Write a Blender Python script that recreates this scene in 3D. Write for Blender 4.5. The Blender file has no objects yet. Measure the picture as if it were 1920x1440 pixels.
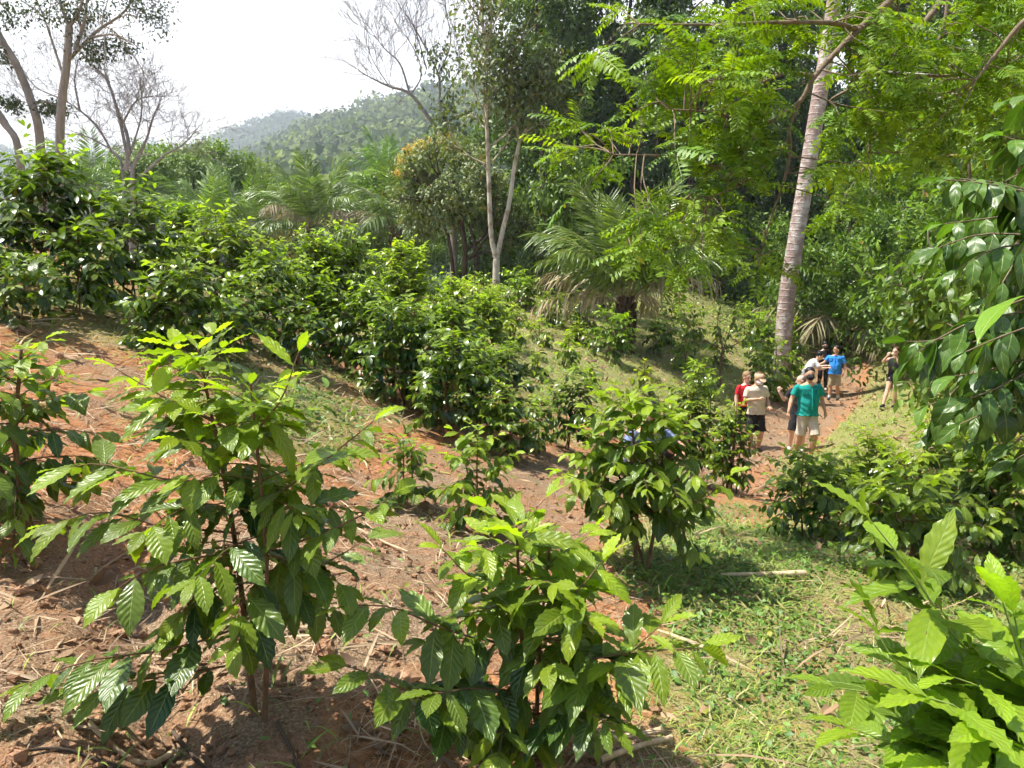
import bpy, math, random
import numpy as np
from mathutils import Vector, Matrix

SC = bpy.context.scene
COL = SC.collection
TH = math.radians(9.0)          # camera looks down by nine degrees
F = 1387.0                      # focal length in pixels of the 1920 wide photograph
EYE = np.array([0.0, 0.0, 1.6])
sT, cT = math.sin(TH), math.cos(TH)

# ------------------------------------------------------------------ helpers
def ray(px, py):
    u = (px - 960.0) / F
    v = (720.0 - py) / F
    return np.array([u, v * sT + cT, v * cT - sT])

def at(px, py, Y):
    d = ray(px, py)
    return EYE + d * (Y / d[1])

def sm(a, b, x):
    t = np.clip((x - a) / (b - a), 0, 1)
    return t * t * (3 - 2 * t)

def unit(v):
    v = np.asarray(v, float)
    return v / np.maximum(np.linalg.norm(v, axis=-1, keepdims=True), 1e-9)

def hash2(ix, iy, s=0):
    n = np.sin(ix * 127.1 + iy * 311.7 + s * 74.7) * 43758.5453
    return n - np.floor(n)

def vnoise(x, y, s=0):
    x = np.asarray(x, float); y = np.asarray(y, float)
    ix = np.floor(x); iy = np.floor(y)
    fx = x - ix; fy = y - iy
    fx = fx * fx * (3 - 2 * fx); fy = fy * fy * (3 - 2 * fy)
    a = hash2(ix, iy, s); b = hash2(ix + 1, iy, s)
    c = hash2(ix, iy + 1, s); d = hash2(ix + 1, iy + 1, s)
    return (a * (1 - fx) + b * fx) * (1 - fy) + (c * (1 - fx) + d * fx) * fy

def fbm(x, y, s=0, o=3):
    r = 0; a = .5
    for k in range(o):
        r = r + a * (vnoise(x * 2 ** k, y * 2 ** k, s + k) - .5); a *= .5
    return r

class MB:
    """collects vertices, faces, uv and one float per vertex; build() links ONE mesh object"""
    def __init__(s):
        s.V = []; s.Fq = []; s.Ft = []; s.UV = []; s.A = []; s.n = 0; s.mq = []; s.mt = []
    def add(s, V, Fc, uv=None, a=0.5, mat=0):
        V = np.asarray(V, float).reshape(-1, 3); Fc = np.asarray(Fc, int)
        n = len(V)
        s.V.append(V)
        s.UV.append(np.zeros((n, 2)) if uv is None else np.asarray(uv, float).reshape(-1, 2))
        s.A.append(np.full(n, a, float) if np.isscalar(a) else np.asarray(a, float).reshape(-1))
        if Fc.shape[1] == 4:
            s.Fq.append(Fc + s.n); s.mq.append(np.full(len(Fc), mat))
        else:
            s.Ft.append(Fc + s.n); s.mt.append(np.full(len(Fc), mat))
        s.n += n
    def empty(s): return s.n == 0
    def mesh(s, name, mats, loc=(0, 0, 0), smooth=True):
        V = np.concatenate(s.V) - np.asarray(loc, float)
        UV = np.concatenate(s.UV); A = np.concatenate(s.A)
        q = np.concatenate(s.Fq) if s.Fq else np.zeros((0, 4), int)
        t = np.concatenate(s.Ft) if s.Ft else np.zeros((0, 3), int)
        me = bpy.data.meshes.new(name)
        me.vertices.add(len(V)); me.vertices.foreach_set('co', V.astype(np.float32).ravel())
        loops = np.concatenate([q.ravel(), t.ravel()]).astype(np.int32)
        me.loops.add(len(loops)); me.loops.foreach_set('vertex_index', loops)
        tot = np.concatenate([np.full(len(q), 4), np.full(len(t), 3)]).astype(np.int32)
        st = np.concatenate([[0], np.cumsum(tot)[:-1]]).astype(np.int32)
        me.polygons.add(len(tot)); me.polygons.foreach_set('loop_start', st)
        try: me.polygons.foreach_set('loop_total', tot)
        except Exception: pass
        mi = np.concatenate(s.mq + s.mt).astype(np.int32)
        me.polygons.foreach_set('material_index', mi)
        me.polygons.foreach_set('use_smooth', np.full(len(tot), smooth))
        uvl = me.uv_layers.new(name='UVMap')
        uvl.data.foreach_set('uv', UV[loops].astype(np.float32).ravel())
        at_ = me.attributes.new('age', 'FLOAT', 'POINT')
        at_.data.foreach_set('value', A.astype(np.float32))
        for m in (mats if isinstance(mats, (list, tuple)) else [mats]): me.materials.append(m)
        me.update(calc_edges=True)
        return me
    def build(s, name, mats, parent=None, loc=(0, 0, 0), smooth=True):
        me = s.mesh(name, mats, loc, smooth)
        o = bpy.data.objects.new(name, me); COL.objects.link(o)
        if parent is not None: o.parent = parent
        return o

def tag(o, label, cat, group=None, kind=None):
    if label: o['label'] = label
    if cat: o['category'] = cat
    if group: o['group'] = group
    if kind: o['kind'] = kind
    return o

def thing(name, label, cat, loc=(0, 0, 0), group=None, rz=0.0):
    o = bpy.data.objects.new(name, None); COL.objects.link(o)
    o.empty_display_size = .1
    o.location = [float(c) for c in loc]; o.rotation_euler = (0, 0, rz)
    return tag(o, label, cat, group)

def dup(root, loc, rz=0.0, scale=(1, 1, 1), label=None, group=None, color=None):
    r = root.copy(); COL.objects.link(r)
    r.location = [float(c) for c in loc]; r.rotation_euler = (0, 0, rz); r.scale = scale
    if label: r['label'] = label
    if group: r['group'] = group
    for ch in list(root.children):
        c = ch.copy(); COL.objects.link(c); c.parent = r
        if color is not None: c.color = color
        for g in list(ch.children):
            d = g.copy(); COL.objects.link(d); d.parent = c
            if color is not None: d.color = color
    return r

def frame_of(d, upref=(0, 0, 1)):
    d = unit(d); upref = np.asarray(upref, float)
    s = np.cross(upref, d)
    if np.linalg.norm(s) < 1e-4: s = np.cross((1., 0, 0), d)
    s = unit(s); return d, s, np.cross(d, s)

def tube(mb, pts, rad, sides=6, a=.5, mat=0, cap=True):
    pts = np.asarray(pts, float); n = len(pts)
    rad = np.broadcast_to(np.asarray(rad, float), (n,))
    T = np.gradient(pts, axis=0); T = unit(T)
    ref = np.array([0.31, 0.95, 0.05]) if abs(T[0][2]) > .6 else np.array([0, 0, 1.])
    S = np.zeros((n, 3)); U = np.zeros((n, 3))
    s = unit(np.cross(ref, T[0]))
    for i in range(n):
        s = s - T[i] * np.dot(s, T[i]); s = unit(s); S[i] = s; U[i] = np.cross(T[i], s)
    ang = np.linspace(0, 2 * np.pi, sides, endpoint=False)
    V = pts[:, None] + rad[:, None, None] * (np.cos(ang)[None, :, None] * S[:, None] + np.sin(ang)[None, :, None] * U[:, None])
    i = np.arange(n - 1)[:, None]; j = np.arange(sides)[None]
    jn = (j + 1) % sides
    Q = np.stack([i * sides + j, i * sides + jn, (i + 1) * sides + jn, (i + 1) * sides + j], -1).reshape(-1, 4)
    ln = np.concatenate([[0], np.cumsum(np.linalg.norm(np.diff(pts, axis=0), axis=1))])
    uv = np.stack(np.broadcast_arrays(ang[None] / 6.283, ln[:, None]), -1)
    mb.add(V, Q, uv, a, mat)
    if cap:
        b = mb.n
        mb.add(np.concatenate([V[-1], [pts[-1] + T[-1] * rad[-1] * .4]]),
               [[k, (k + 1) % sides, sides] for k in range(sides)], None, a, mat)

def smooth_path(P, n):
    P = np.asarray(P, float)
    if len(P) < 3:
        t = np.linspace(0, 1, n)[:, None]; return P[0] * (1 - t) + P[-1] * t
    Q = np.vstack([2 * P[0] - P[1], P, 2 * P[-1] - P[-2]])
    m = len(P) - 1; out = []
    for t in np.linspace(0, m - 1e-6, n):
        k = int(t); f = t - k
        p0, p1, p2, p3 = Q[k], Q[k + 1], Q[k + 2], Q[k + 3]
        out.append(.5 * ((2 * p1) + (-p0 + p2) * f + (2 * p0 - 5 * p1 + 4 * p2 - p3) * f * f + (-p0 + 3 * p1 - 3 * p2 + p3) * f ** 3))
    return np.array(out)

# ------------------------------------------------------------------ leaves
def leaf_tpl(nu=8, nv=2, width=.36, und=.0, nw=6.5, droop=.2, fold=.12, twist=0, acum=.5, ph=0., base=.95, pet=.04):
    """one leaf of length 1 along x, nu cells long, 2*nv cells wide"""
    u = np.linspace(0, 1, nu + 1); w = np.linspace(-1, 1, 2 * nv + 1)
    U, W = np.meshgrid(u, w, indexing='ij')
    t = np.clip((U - pet) / (1 - pet), 0, 1)
    prof = np.sin(np.pi * np.clip(t, 0, 1) ** base) ** .8
    prof = prof * (1 - acum * sm(.72, 1., t))
    h = width / 2 * np.maximum(prof, .012)
    y = W * h
    edge = np.abs(W) ** 1.6
    z = fold * np.abs(y) + und * edge * np.sin(2 * np.pi * nw * U + ph + (W > 0) * 1.3) * (prof > .12)
    y = y + und * .5 * edge * np.sign(W) * np.cos(2 * np.pi * nw * U + ph) * (prof > .12)
    ang = droop * 1.6 * U
    # bend along the length
    x = np.sin(ang) / (droop * 1.6) if droop else U
    zb = -(1 - np.cos(ang)) / (droop * 1.6) if droop else 0 * U
    if twist:
        a = twist * U; y, z = y * np.cos(a) - z * np.sin(a), y * np.sin(a) + z * np.cos(a)
    V = np.stack([x + z * np.sin(ang), y, zb + z * np.cos(ang)], -1).reshape(-1, 3)
    c = 2 * nv + 1
    i = np.arange(nu)[:, None]; j = np.arange(2 * nv)[None]
    Q = np.stack([i * c + j, (i + 1) * c + j, (i + 1) * c + j + 1, i * c + j + 1], -1).reshape(-1, 4)
    uv = np.stack([U, (W + 1) / 2], -1).reshape(-1, 2)
    return V, Q, uv

def put_leaves(mb, tpls, P, D, N, L, age, rng, wid=None, mat=0):
    P = np.asarray(P, float); D = unit(D); N = np.asarray(N, float)
    S = unit(np.cross(N, D)); N = np.cross(D, S)
    L = np.broadcast_to(np.asarray(L, float), (len(P),)); age = np.broadcast_to(np.asarray(age, float), (len(P),))
    wid = np.ones(len(P)) if wid is None else wid
    ch = rng.integers(0, len(tpls), len(P))
    for k, (V, Q, uv) in enumerate(tpls):
        ix = np.where(ch == k)[0]
        if not len(ix): continue
        m = len(V)
        W = (P[ix][:, None] + L[ix][:, None, None] * (V[None, :, 0:1] * D[ix][:, None] +
             V[None, :, 1:2] * wid[ix][:, None, None] * S[ix][:, None] + V[None, :, 2:3] * N[ix][:, None]))
        FF = Q[None] + (np.arange(len(ix)) * m)[:, None, None]
        mb.add(W.reshape(-1, 3), FF.reshape(-1, Q.shape[1]), np.tile(uv, (len(ix), 1)), np.repeat(age[ix], m), mat)

# ------------------------------------------------------------------ terrain
VIS = [(990, 1430, 2.2), (485, 1310, 2.15), (60, 1030, 2.9), (1500, 1300, 3.0), (1200, 1090, 4.0), (750, 965, 4.6),
       (1065, 840, 8), (740, 770, 7.5), (660, 700, 9), (300, 605, 6.5), (40, 545, 6.5), (1400, 1000, 6.4), (560, 640, 8.6),
       (1420, 850, 16.5), (1500, 866, 14.8), (1560, 752, 24.4), (1680, 766, 20), (1600, 652, 36), (1612, 602, 50), (1170, 662, 23),
       (1080, 720, 14), (1000, 640, 20), (930, 530, 28), (1300, 548, 36), (1400, 575, 38), (1650, 850, 11.5),
       (1880, 1020, 4.6), (1720, 1080, 4.1), (1250, 900, 9.0), (1460, 725, 23.5), (1300, 722, 20.5), (900, 600, 18),
       (1000, 562, 28), (1090, 582, 28), (1180, 590, 30), (1000, 722, 13.5), (900, 665, 13), (800, 690, 11), (1060, 606, 25), (1250, 622, 26),
       (1350, 640, 26), (1350, 752, 19.5), (1250, 770, 15.5), (1150, 790, 12), (1385, 842, 16.5), (1340, 850, 13.5), (1100, 655, 20), (1660, 715, 26), (1740, 700, 24), (1600, 818, 17), (1540, 795, 20.3), (1450, 800, 19.3), (1500, 862, 15.5), (1480, 940, 10), (1560, 1000, 6.5)]
G_PTS = [at(*v) for v in VIS] + [np.array(p, float) for p in [
    (0, 0, 0), (-8, 8, 2.4), (-6, 13, 1.6), (-10, 18, 1.4), (-15, 30, -2.5), (-8, 28, -.6), (-20, 50, -8), (-5, 48, -3.5), (-10, 70, -9),
    (-12, 3, 3.4), (-3, -4, 1.0), (3, -4, -.8), (8, -4, -1.8), (-10, -8, 3), (10, 2, .6), (7, 6, .2), (13, 10, 1.6), (10, 14, -.2),
    (14.5, 20, 0), (18, 26, 2.6), (24, 30, 6.5), (30, 38, 10), (24, 44, 4), (28, 52, 7), (12, 52, 2.5), (3, 48, 1.2), (18, 14, 4.5),
    (22, 4, 4), (13.8, 30, -1.8), (0, 58, -2), (14, 65, 5), (-30, 20, 1), (-30, 60, -10), (30, 65, 12)]]
_g = np.array(G_PTS)
def _phi(r): return r            # linear radial basis keeps the slopes calm
_n = len(_g)
_A = np.zeros((_n + 3, _n + 3))
_d = np.hypot(_g[:, None, 0] - _g[None, :, 0], _g[:, None, 1] - _g[None, :, 1])
_A[:_n, :_n] = _phi(_d) - np.eye(_n) * .04
_A[:_n, _n:] = np.c_[np.ones(_n), _g[:, :2]]; _A[_n:, :_n] = _A[:_n, _n:].T
_w = np.linalg.solve(_A, np.r_[_g[:, 2], 0, 0, 0])

HA = np.array([-1.2, -.9, -.70, -.65, -.6, -.55, -.5, -.42, -.39, -.37, -.346, -.332, -.31, -.292, -.274, -.252, -.23, -.1, .6, 1.2])
HE = np.array([.10, .135, .145, .150, .145, .139, .137, .140, .150, .158, .166, .174, .183, .186, .182, .175, .170, .16, .15, .12])
H2A = np.array([-.60, -.45, -.38, -.30, -.23, -.17, -.115, 0, .2, .6, 1.2])
H2E = np.array([.0, .045, .092, .142, .170, .183, .197, .215, .235, .22, .15])

def far_z(x, y):
    yy = np.maximum(y, 1.0); a = np.clip(x / yy, -1.2, 1.2)
    base = -9 + 13 * sm(-.1, .25, a) + .25 * np.maximum(np.minimum(yy, 400) - 55, 0) * sm(0., .35, a)
    h2 = (1.6 + np.interp(a, H2A, H2E) * 700) * np.clip((yy - 190) / 510, 0, 1) ** 1.15
    h2 = h2 - np.maximum(yy - 720, 0) * .12
    h1 = (1.6 + np.interp(a, HA, HE) * 1300) * np.clip((yy - 620) / 680, 0, 1) ** .95
    h1 = h1 - np.maximum(yy - 1330, 0) * .15
    r = np.maximum(base, np.maximum(h2, h1))
    return np.where(y > 1, r, -.12 * np.clip(x, -60, 60))

def gz0(x, y):
    x = np.asarray(x, float); y = np.asarray(y, float)
    sh = x.shape; X = x.ravel(); Y = y.ravel()
    out = np.zeros(len(X))
    for s in range(0, len(X), 40000):
        xs = np.clip(X[s:s + 40000], -60, 60); ys = np.clip(Y[s:s + 40000], -15, 90)
        d = np.hypot(xs[:, None] - _g[None, :, 0], ys[:, None] - _g[None, :, 1])
        out[s:s + 40000] = _phi(d) @ _w[:_n] + _w[_n] + _w[_n + 1] * xs + _w[_n + 2] * ys
    r = np.hypot(X, Y); k = sm(48, 85, r)
    return (out * (1 - k) + far_z(X, Y) * k).reshape(sh)

def gz(x, y):
    """height of the ground, lumps of soil included"""
    x = np.asarray(x, float); y = np.asarray(y, float)
    r = np.hypot(x, y)
    lump = fbm(x * .9, y * .9, 3) * .16 + fbm(x * 4, y * 4, 9) * .05
    # the shallow ditch beside the leftmost shrub
    dd = np.abs((x + 1.25) * .83 + (y - 2.4) * .56)
    ditch = -.16 * np.exp(-(dd / .16) ** 2) * sm(4.2, 3.0, y) * sm(-2.2, -1.5, x) * sm(-.6, -1.0, x)
    return gz0(x, y) + lump * sm(60, 20, r) + ditch

def ground(px, Y):
    """the point of the ground at distance Y under picture column px"""
    z = 0.0
    for _ in range(6):
        # depth along the optical axis
        dep = Y * cT - (z - EYE[2]) * sT
        x = (px - 960) / F * dep
        z = float(gz(np.array([x]), np.array([Y]))[0])
    return np.array([x, Y, z])

def top_at(px, py, Y):
    return at(px, py, Y)

PATH = np.array([ground(p, Y)[:2] for p, Y in
                 [(120, 2.0), (520, 2.9), (800, 4.3), (1010, 6.2), (1250, 9.2), (1395, 14.5), (1500, 20), (1560, 25.5), (1592, 34), (1615, 50)]])
PATH = smooth_path(np.c_[PATH, np.zeros(len(PATH))], 90)[:, :2]
PATHW = np.interp(np.arange(90), [0, 25, 45, 60, 75, 89], [.75, .6, .7, .85, .8, .9])
def path_d(x, y):
    """signed distance to the worn path, negative on it"""
    X = np.ravel(x); Y = np.ravel(y); out = np.full(len(X), 99.)
    for s in range(0, len(X), 60000):
        d = np.hypot(X[s:s + 60000, None] - PATH[None, :, 0], Y[s:s + 60000, None] - PATH[None, :, 1]) - PATHW[None]
        out[s:s + 60000] = d.min(1)
    return out.reshape(np.shape(x))

def grass_amount(x, y):
    """how green the ground is: 0 bare red soil, 1 turf"""
    pd = path_d(x, y)
    u = x / np.maximum(y, .5)
    g = .30 + .33 * sm(.15, .9, x) * sm(9, 5, y)                       # creeping plants to the right of the near shrubs
    g = g + .5 * sm(9, 13, y) * sm(-.2, .05, u)                         # mown field round the palm
    g = g + .15 * sm(-.5, -1.6, x) * sm(3.0, 4.2, y)
    g = g - .32 * sm(.4, -.3, x) * sm(6.5, 4.0, y)
    g = g + .9 * fbm(x * .55, y * .55, 21) + .5 * fbm(x * 1.7, y * 1.7, 23) * sm(12, 7, y)
    g = g * sm(-.15, .55, pd)
    g = np.where(y > 42, np.maximum(g, .8), g)
    return np.clip(g, 0, 1)

def proj(p):
    d = np.asarray(p, float) - EYE; dep = d[1] * cT - d[2] * sT; v = d[1] * sT + d[2] * cT
    return 960 + F * d[0] / dep, 720 - F * v / dep

def Y_for(px, py):
    """distance of the first ground seen at this place of the picture"""
    last = 1.2
    for Y in np.exp(np.linspace(math.log(1.3), math.log(60), 120)):
        if proj(ground(px, Y))[1] < py:
            return (last + Y) / 2
        last = Y
    return 40.
HAZE = .0005
EXPO = 1.2
# ------------------------------------------------------------------ materials
def new_mat(name):
    m = bpy.data.materials.new(name); m.use_nodes = True
    nt = m.node_tree; nt.nodes.clear()
    out = nt.nodes.new('ShaderNodeOutputMaterial')
    return m, nt, out

class NT:
    def __init__(s, nt): s.nt = nt
    def n(s, t, **k):
        nd = s.nt.nodes.new(t)
        for a, b in k.items():
            if a.startswith('i_'):
                key = a[2:]
                key = int(key) if key.isdigit() else key.replace('_', ' ')
                s.put(nd.inputs[key], b)
            else: setattr(nd, a, b)
        return nd
    def put(s, sock, v):
        if isinstance(v, bpy.types.NodeSocket): s.nt.links.new(v, sock)
        elif isinstance(v, bpy.types.Node): s.nt.links.new(v.outputs[0], sock)
        else:
            if isinstance(v, tuple) and len(v) == 3 and sock.type == 'RGBA': v = (*v, 1)
            sock.default_value = v
    def math(s, op, a, b=0.0, c=None, clamp=False):
        nd = s.nt.nodes.new('ShaderNodeMath'); nd.operation = op; nd.use_clamp = clamp
        s.put(nd.inputs[0], a); s.put(nd.inputs[1], b)
        if c is not None: s.put(nd.inputs[2], c)
        return nd.outputs[0]
    def mix(s, f, a, b, mode='MIX'):
        nd = s.nt.nodes.new('ShaderNodeMix'); nd.data_type = 'RGBA'; nd.blend_type = mode
        s.put(nd.inputs[0], f); s.put(nd.inputs[6], a); s.put(nd.inputs[7], b)
        return nd.outputs[2]
    def noise(s, scale, detail=3, vec=None, rough=.55):
        nd = s.n('ShaderNodeTexNoise'); nd.inputs['Scale'].default_value = scale
        nd.inputs['Detail'].default_value = detail; nd.inputs['Roughness'].default_value = rough
        if vec is not None: s.put(nd.inputs['Vector'], vec)
        return nd.outputs[0]
    def ramp(s, f, stops):
        nd = s.n('ShaderNodeValToRGB'); el = nd.color_ramp.elements
        while len(el) < len(stops): el.new(.5)
        for e, (p, c) in zip(el, stops): e.position = p; e.color = (*c, 1) if len(c) == 3 else c
        s.put(nd.inputs[0], f); return nd.outputs[0]
    def rng(s, v, a, b, c=0., d=1.):
        nd = s.n('ShaderNodeMapRange'); nd.clamp = True
        for i, x in enumerate((v, a, b, c, d)): s.put(nd.inputs[i], x)
        return nd.outputs[0]

def leaf_mat(name, young, old, trans=.35, rough=.42, veins=0, var=.5, tint=True, odd=None, gloss=.5, tcol=(1.25, 1.45, .45)):
    m, nt, out = new_mat(name); q = NT(nt)
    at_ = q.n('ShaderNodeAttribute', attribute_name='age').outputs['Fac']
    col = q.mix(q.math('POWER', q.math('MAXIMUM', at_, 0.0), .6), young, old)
    geo = q.n('ShaderNodeNewGeometry')
    isl = geo.outputs['Random Per Island']
    br = q.math('MULTIPLY_ADD', isl, var, 1 - var / 2)
    col = q.mix(1.0, col, q.n('ShaderNodeCombineColor', i_0=br, i_1=br, i_2=br).outputs[0], 'MULTIPLY')
    if odd:
        fr = q.math('FRACT', q.math('MULTIPLY', isl, 37.3))
        col = q.mix(q.rng(fr, 1 - odd[1], 1 - odd[1] + .02, 0, .85), col, odd[0])
    bump = None
    if veins:
        uv = q.n('ShaderNodeUVMap'); sep = q.n('ShaderNodeSeparateXYZ', i_0=uv.outputs[0])
        d = q.math('ABSOLUTE', q.math('SUBTRACT', sep.outputs[1], .5))
        ph = q.math('SUBTRACT', q.math('MULTIPLY', sep.outputs[0], veins), q.math('MULTIPLY', d, veins * .42))
        fr = q.math('ABSOLUTE', q.math('SUBTRACT', q.math('FRACT', ph), .5))
        vein = q.rng(fr, .44, .5, 0, .55)
        mid = q.rng(d, .035, .012, 0, 1)
        v = q.math('MAXIMUM', vein, mid)
        col = q.mix(q.math('MULTIPLY', v, .5), col, q.mix(.35, (.42, .5, .14), col))
        # blotches of slightly paler blade
        nz = q.noise(9, 2, uv.outputs[0])
        col = q.mix(q.rng(nz, .45, .75, 0, .25), col, q.mix(1, col, (1.5, 1.35, .9), 'MULTIPLY'))
        off = q.n('ShaderNodeCombineXYZ', i_0=q.math('MULTIPLY', isl, 91.0), i_1=q.math('MULTIPLY', isl, 47.0), i_2=isl)
        av = q.n('ShaderNodeVectorMath', operation='ADD'); q.put(av.inputs[0], uv.outputs[0]); q.put(av.inputs[1], off.outputs[0])
        sp = q.noise(7, 3, av.outputs[0], .6)
        col = q.mix(q.rng(sp, .70, .73, 0, .85), col, (.17, .10, .035))
        pale = q.noise(3, 2, av.outputs[0])
        col = q.mix(q.rng(pale, .50, .80, 0, .5), col, q.mix(1.0, col, (1.6, 1.4, .7), 'MULTIPLY'))
        hgt = q.math('MULTIPLY', q.math('COSINE', q.math('MULTIPLY', ph, 6.2832)), -1.0)
        hgt = q.math('SUBTRACT', hgt, q.math('MULTIPLY', mid, 1.5))
        b = q.n('ShaderNodeBump'); b.inputs['Strength'].default_value = .45; b.inputs['Distance'].default_value = .0015
        q.put(b.inputs['Height'], hgt); bump = b.outputs[0]
    if tint:
        oi = q.n('ShaderNodeObjectInfo')
        col = q.mix(1.0, col, oi.outputs['Color'], 'MULTIPLY')
    p = q.n('ShaderNodeBsdfPrincipled')
    q.put(p.inputs['Base Color'], col); p.inputs['Roughness'].default_value = rough
    p.inputs['Specular IOR Level'].default_value = gloss
    t = q.n('ShaderNodeBsdfTranslucent')
    q.put(t.inputs['Color'], q.mix(1.0, col, tcol, 'MULTIPLY'))
    if bump is not None: q.put(p.inputs['Normal'], bump)
    mx = q.n('ShaderNodeMixShader'); q.put(mx.inputs[0], q.math('MULTIPLY', q.math('MULTIPLY_ADD', at_, -.75, 1.2), trans))
    nt.links.new(p.outputs[0], mx.inputs[1]); nt.links.new(t.outputs[0], mx.inputs[2])
    nt.links.new(mx.outputs[0], out.inputs[0])
    return m

def bark_mat(name, c1, c2, scale=(12, 12, 2.5), bump=.6, rough=.9, rings=None, patch=None):
    m, nt, out = new_mat(name); q = NT(nt)
    tc = q.n('ShaderNodeTexCoord')
    mp = q.n('ShaderNodeMapping', i_0=tc.outputs['Object']); mp.inputs['Scale'].default_value = scale
    nz = q.noise(1.0, 5, mp.outputs[0], .65)
    col = q.ramp(nz, [(.3, c1), (.7, c2)])
    h = nz
    if rings:
        uv = q.n('ShaderNodeUVMap'); sep = q.n('ShaderNodeSeparateXYZ', i_0=uv.outputs[0])
        wob = q.math('MULTIPLY_ADD', q.noise(6, 2, tc.outputs['Object']), .35, q.math('MULTIPLY', sep.outputs[1], rings))
        fr = q.math('FRACT', wob)
        line = q.rng(q.math('ABSOLUTE', q.math('SUBTRACT', fr, .5)), .36, .5)
        col = q.mix(q.math('MULTIPLY', line, .4), col, q.mix(.5, c2, (.62, .5, .46)))
        h = q.math('ADD', nz, q.math('MULTIPLY', line, .5))
    if patch:
        n2 = q.noise(patch[1], 4, tc.outputs['Object'])
        col = q.mix(q.rng(n2, .5, .62), col, patch[0])
    b = q.n('ShaderNodeBump'); b.inputs['Strength'].default_value = bump; b.inputs['Distance'].default_value = .03
    q.put(b.inputs['Height'], h)
    p = q.n('ShaderNodeBsdfPrincipled', i_Roughness=rough)
    p.inputs['Specular IOR Level'].default_value = .2
    q.put(p.inputs['Base Color'], col); q.put(p.inputs['Normal'], b.outputs[0])
    nt.links.new(p.outputs[0], out.inputs[0])
    return m

def plain_mat(name, c, rough=.8, var=.15, scale=20, bump=0., spec=.3, weave=False):
    m, nt, out = new_mat(name); q = NT(nt)
    tc = q.n('ShaderNodeTexCoord')
    nz = q.noise(scale, 3, tc.outputs['Object'])
    lo = tuple(x * (1 - var) for x in c); hi = tuple(min(1, x * (1 + var)) for x in c)
    col = q.ramp(nz, [(.3, lo), (.7, hi)])
    p = q.n('ShaderNodeBsdfPrincipled', i_Roughness=rough)
    p.inputs['Specular IOR Level'].default_value = spec
    q.put(p.inputs['Base Color'], col)
    if bump:
        n2 = q.noise(scale * .6, 2, tc.outputs['Object'])
        b = q.n('ShaderNodeBump'); b.inputs['Strength'].default_value = bump; b.inputs['Distance'].default_value = .03
        q.put(b.inputs['Height'], n2); q.put(p.inputs['Normal'], b.outputs[0])
    nt.links.new(p.outputs[0], out.inputs[0])
    return m

def ground_mat():
    m, nt, out = new_mat('soil_and_turf'); q = NT(nt)
    tc = q.n('ShaderNodeTexCoord'); P = tc.outputs['Object']
    g = q.n('ShaderNodeAttribute', attribute_name='grass').outputs['Fac']
    pth = q.n('ShaderNodeAttribute', attribute_name='worn').outputs['Fac']
    far = q.n('ShaderNodeAttribute', attribute_name='wild').outputs['Fac']
    n1 = q.noise(2.2, 5, P, .6); n2 = q.noise(22, 4, P, .65); n3 = q.noise(90, 3, P, .7); n4 = q.noise(.5, 3, P)
    soil = q.ramp(n2, [(.25, (.15, .058, .026)), (.5, (.38, .165, .068)), (.75, (.54, .29, .14))])
    soil = q.mix(q.rng(n1, .4, .7), soil, q.ramp(n3, [(.3, (.20, .078, .034)), (.7, (.46, .215, .095))]))
    litter = q.ramp(n3, [(.3, (.10, .065, .038)), (.5, (.24, .165, .10)), (.72, (.46, .36, .25))])
    base = q.mix(q.rng(n1, .46, .62, .0, .75), soil, litter)
    dull = q.mix(1.0, soil, (.78, .80, .85), 'MULTIPLY')
    base = q.mix(pth, base, q.mix(q.rng(n1, .36, .56, .3, .95), dull, litter))
    green = q.ramp(n3, [(.25, (.10, .12, .03)), (.55, (.24, .27, .07)), (.8, (.38, .38, .14))])
    green = q.mix(q.rng(n2, .42, .66, 0, .8), green, litter)
    green = q.mix(q.rng(q.noise(.9, 5, P, .7), .46, .62, 0, .75), green, q.ramp(n2, [(.3, (.17, .12, .06)), (.7, (.36, .29, .15))]))
    gm = q.rng(q.math('ADD', g, q.math('MULTIPLY', q.math('SUBTRACT', n2, .5), .9)), .38, .62)
    col = q.mix(gm, base, green)
    wild = q.ramp(q.noise(.09, 5, P, .7), [(.3, (.025, .05, .012)), (.6, (.06, .10, .025)), (.8, (.13, .14, .05))])
    col = q.mix(far, col, wild)
    b = q.n('ShaderNodeBump'); b.inputs['Strength'].default_value = .8; b.inputs['Distance'].default_value = .03
    q.put(b.inputs['Height'], q.math('ADD', n2, q.math('MULTIPLY', n3, .5)))
    p = q.n('ShaderNodeBsdfPrincipled', i_Roughness=.95); p.inputs['Specular IOR Level'].default_value = .15
    q.put(p.inputs['Base Color'], col); q.put(p.inputs['Normal'], b.outputs[0])
    nt.links.new(p.outputs[0], out.inputs[0])
    return m

M = {}
M['ground'] = ground_mat()
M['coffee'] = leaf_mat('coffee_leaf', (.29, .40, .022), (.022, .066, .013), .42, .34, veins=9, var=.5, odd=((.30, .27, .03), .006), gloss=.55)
M['coffee_far'] = leaf_mat('coffee_leaf_small', (.29, .39, .025), (.020, .060, .012), .40, .30, var=.6, odd=((.38, .30, .04), .02), gloss=.55)
M['broad'] = leaf_mat('broad_leaf', (.15, .28, .03), (.028, .075, .018), .32, .38, veins=3, var=.4, gloss=.45)
M['pinnate'] = leaf_mat('pinnate_leaf', (.27, .40, .016), (.085, .19, .013), .46, .5, var=.6, odd=((.5, .40, .03), .012), gloss=.4, tcol=(1.3, 1.25, .3))
M['forest'] = leaf_mat('forest_leaf', (.26, .33, .065), (.05, .095, .026), .36, .45, var=.7, gloss=.4)
M['dusty'] = leaf_mat('dusty_leaf', (.26, .29, .10), (.075, .11, .038), .28, .5, var=.7, odd=((.30, .20, .07), .05), gloss=.4)
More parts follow.
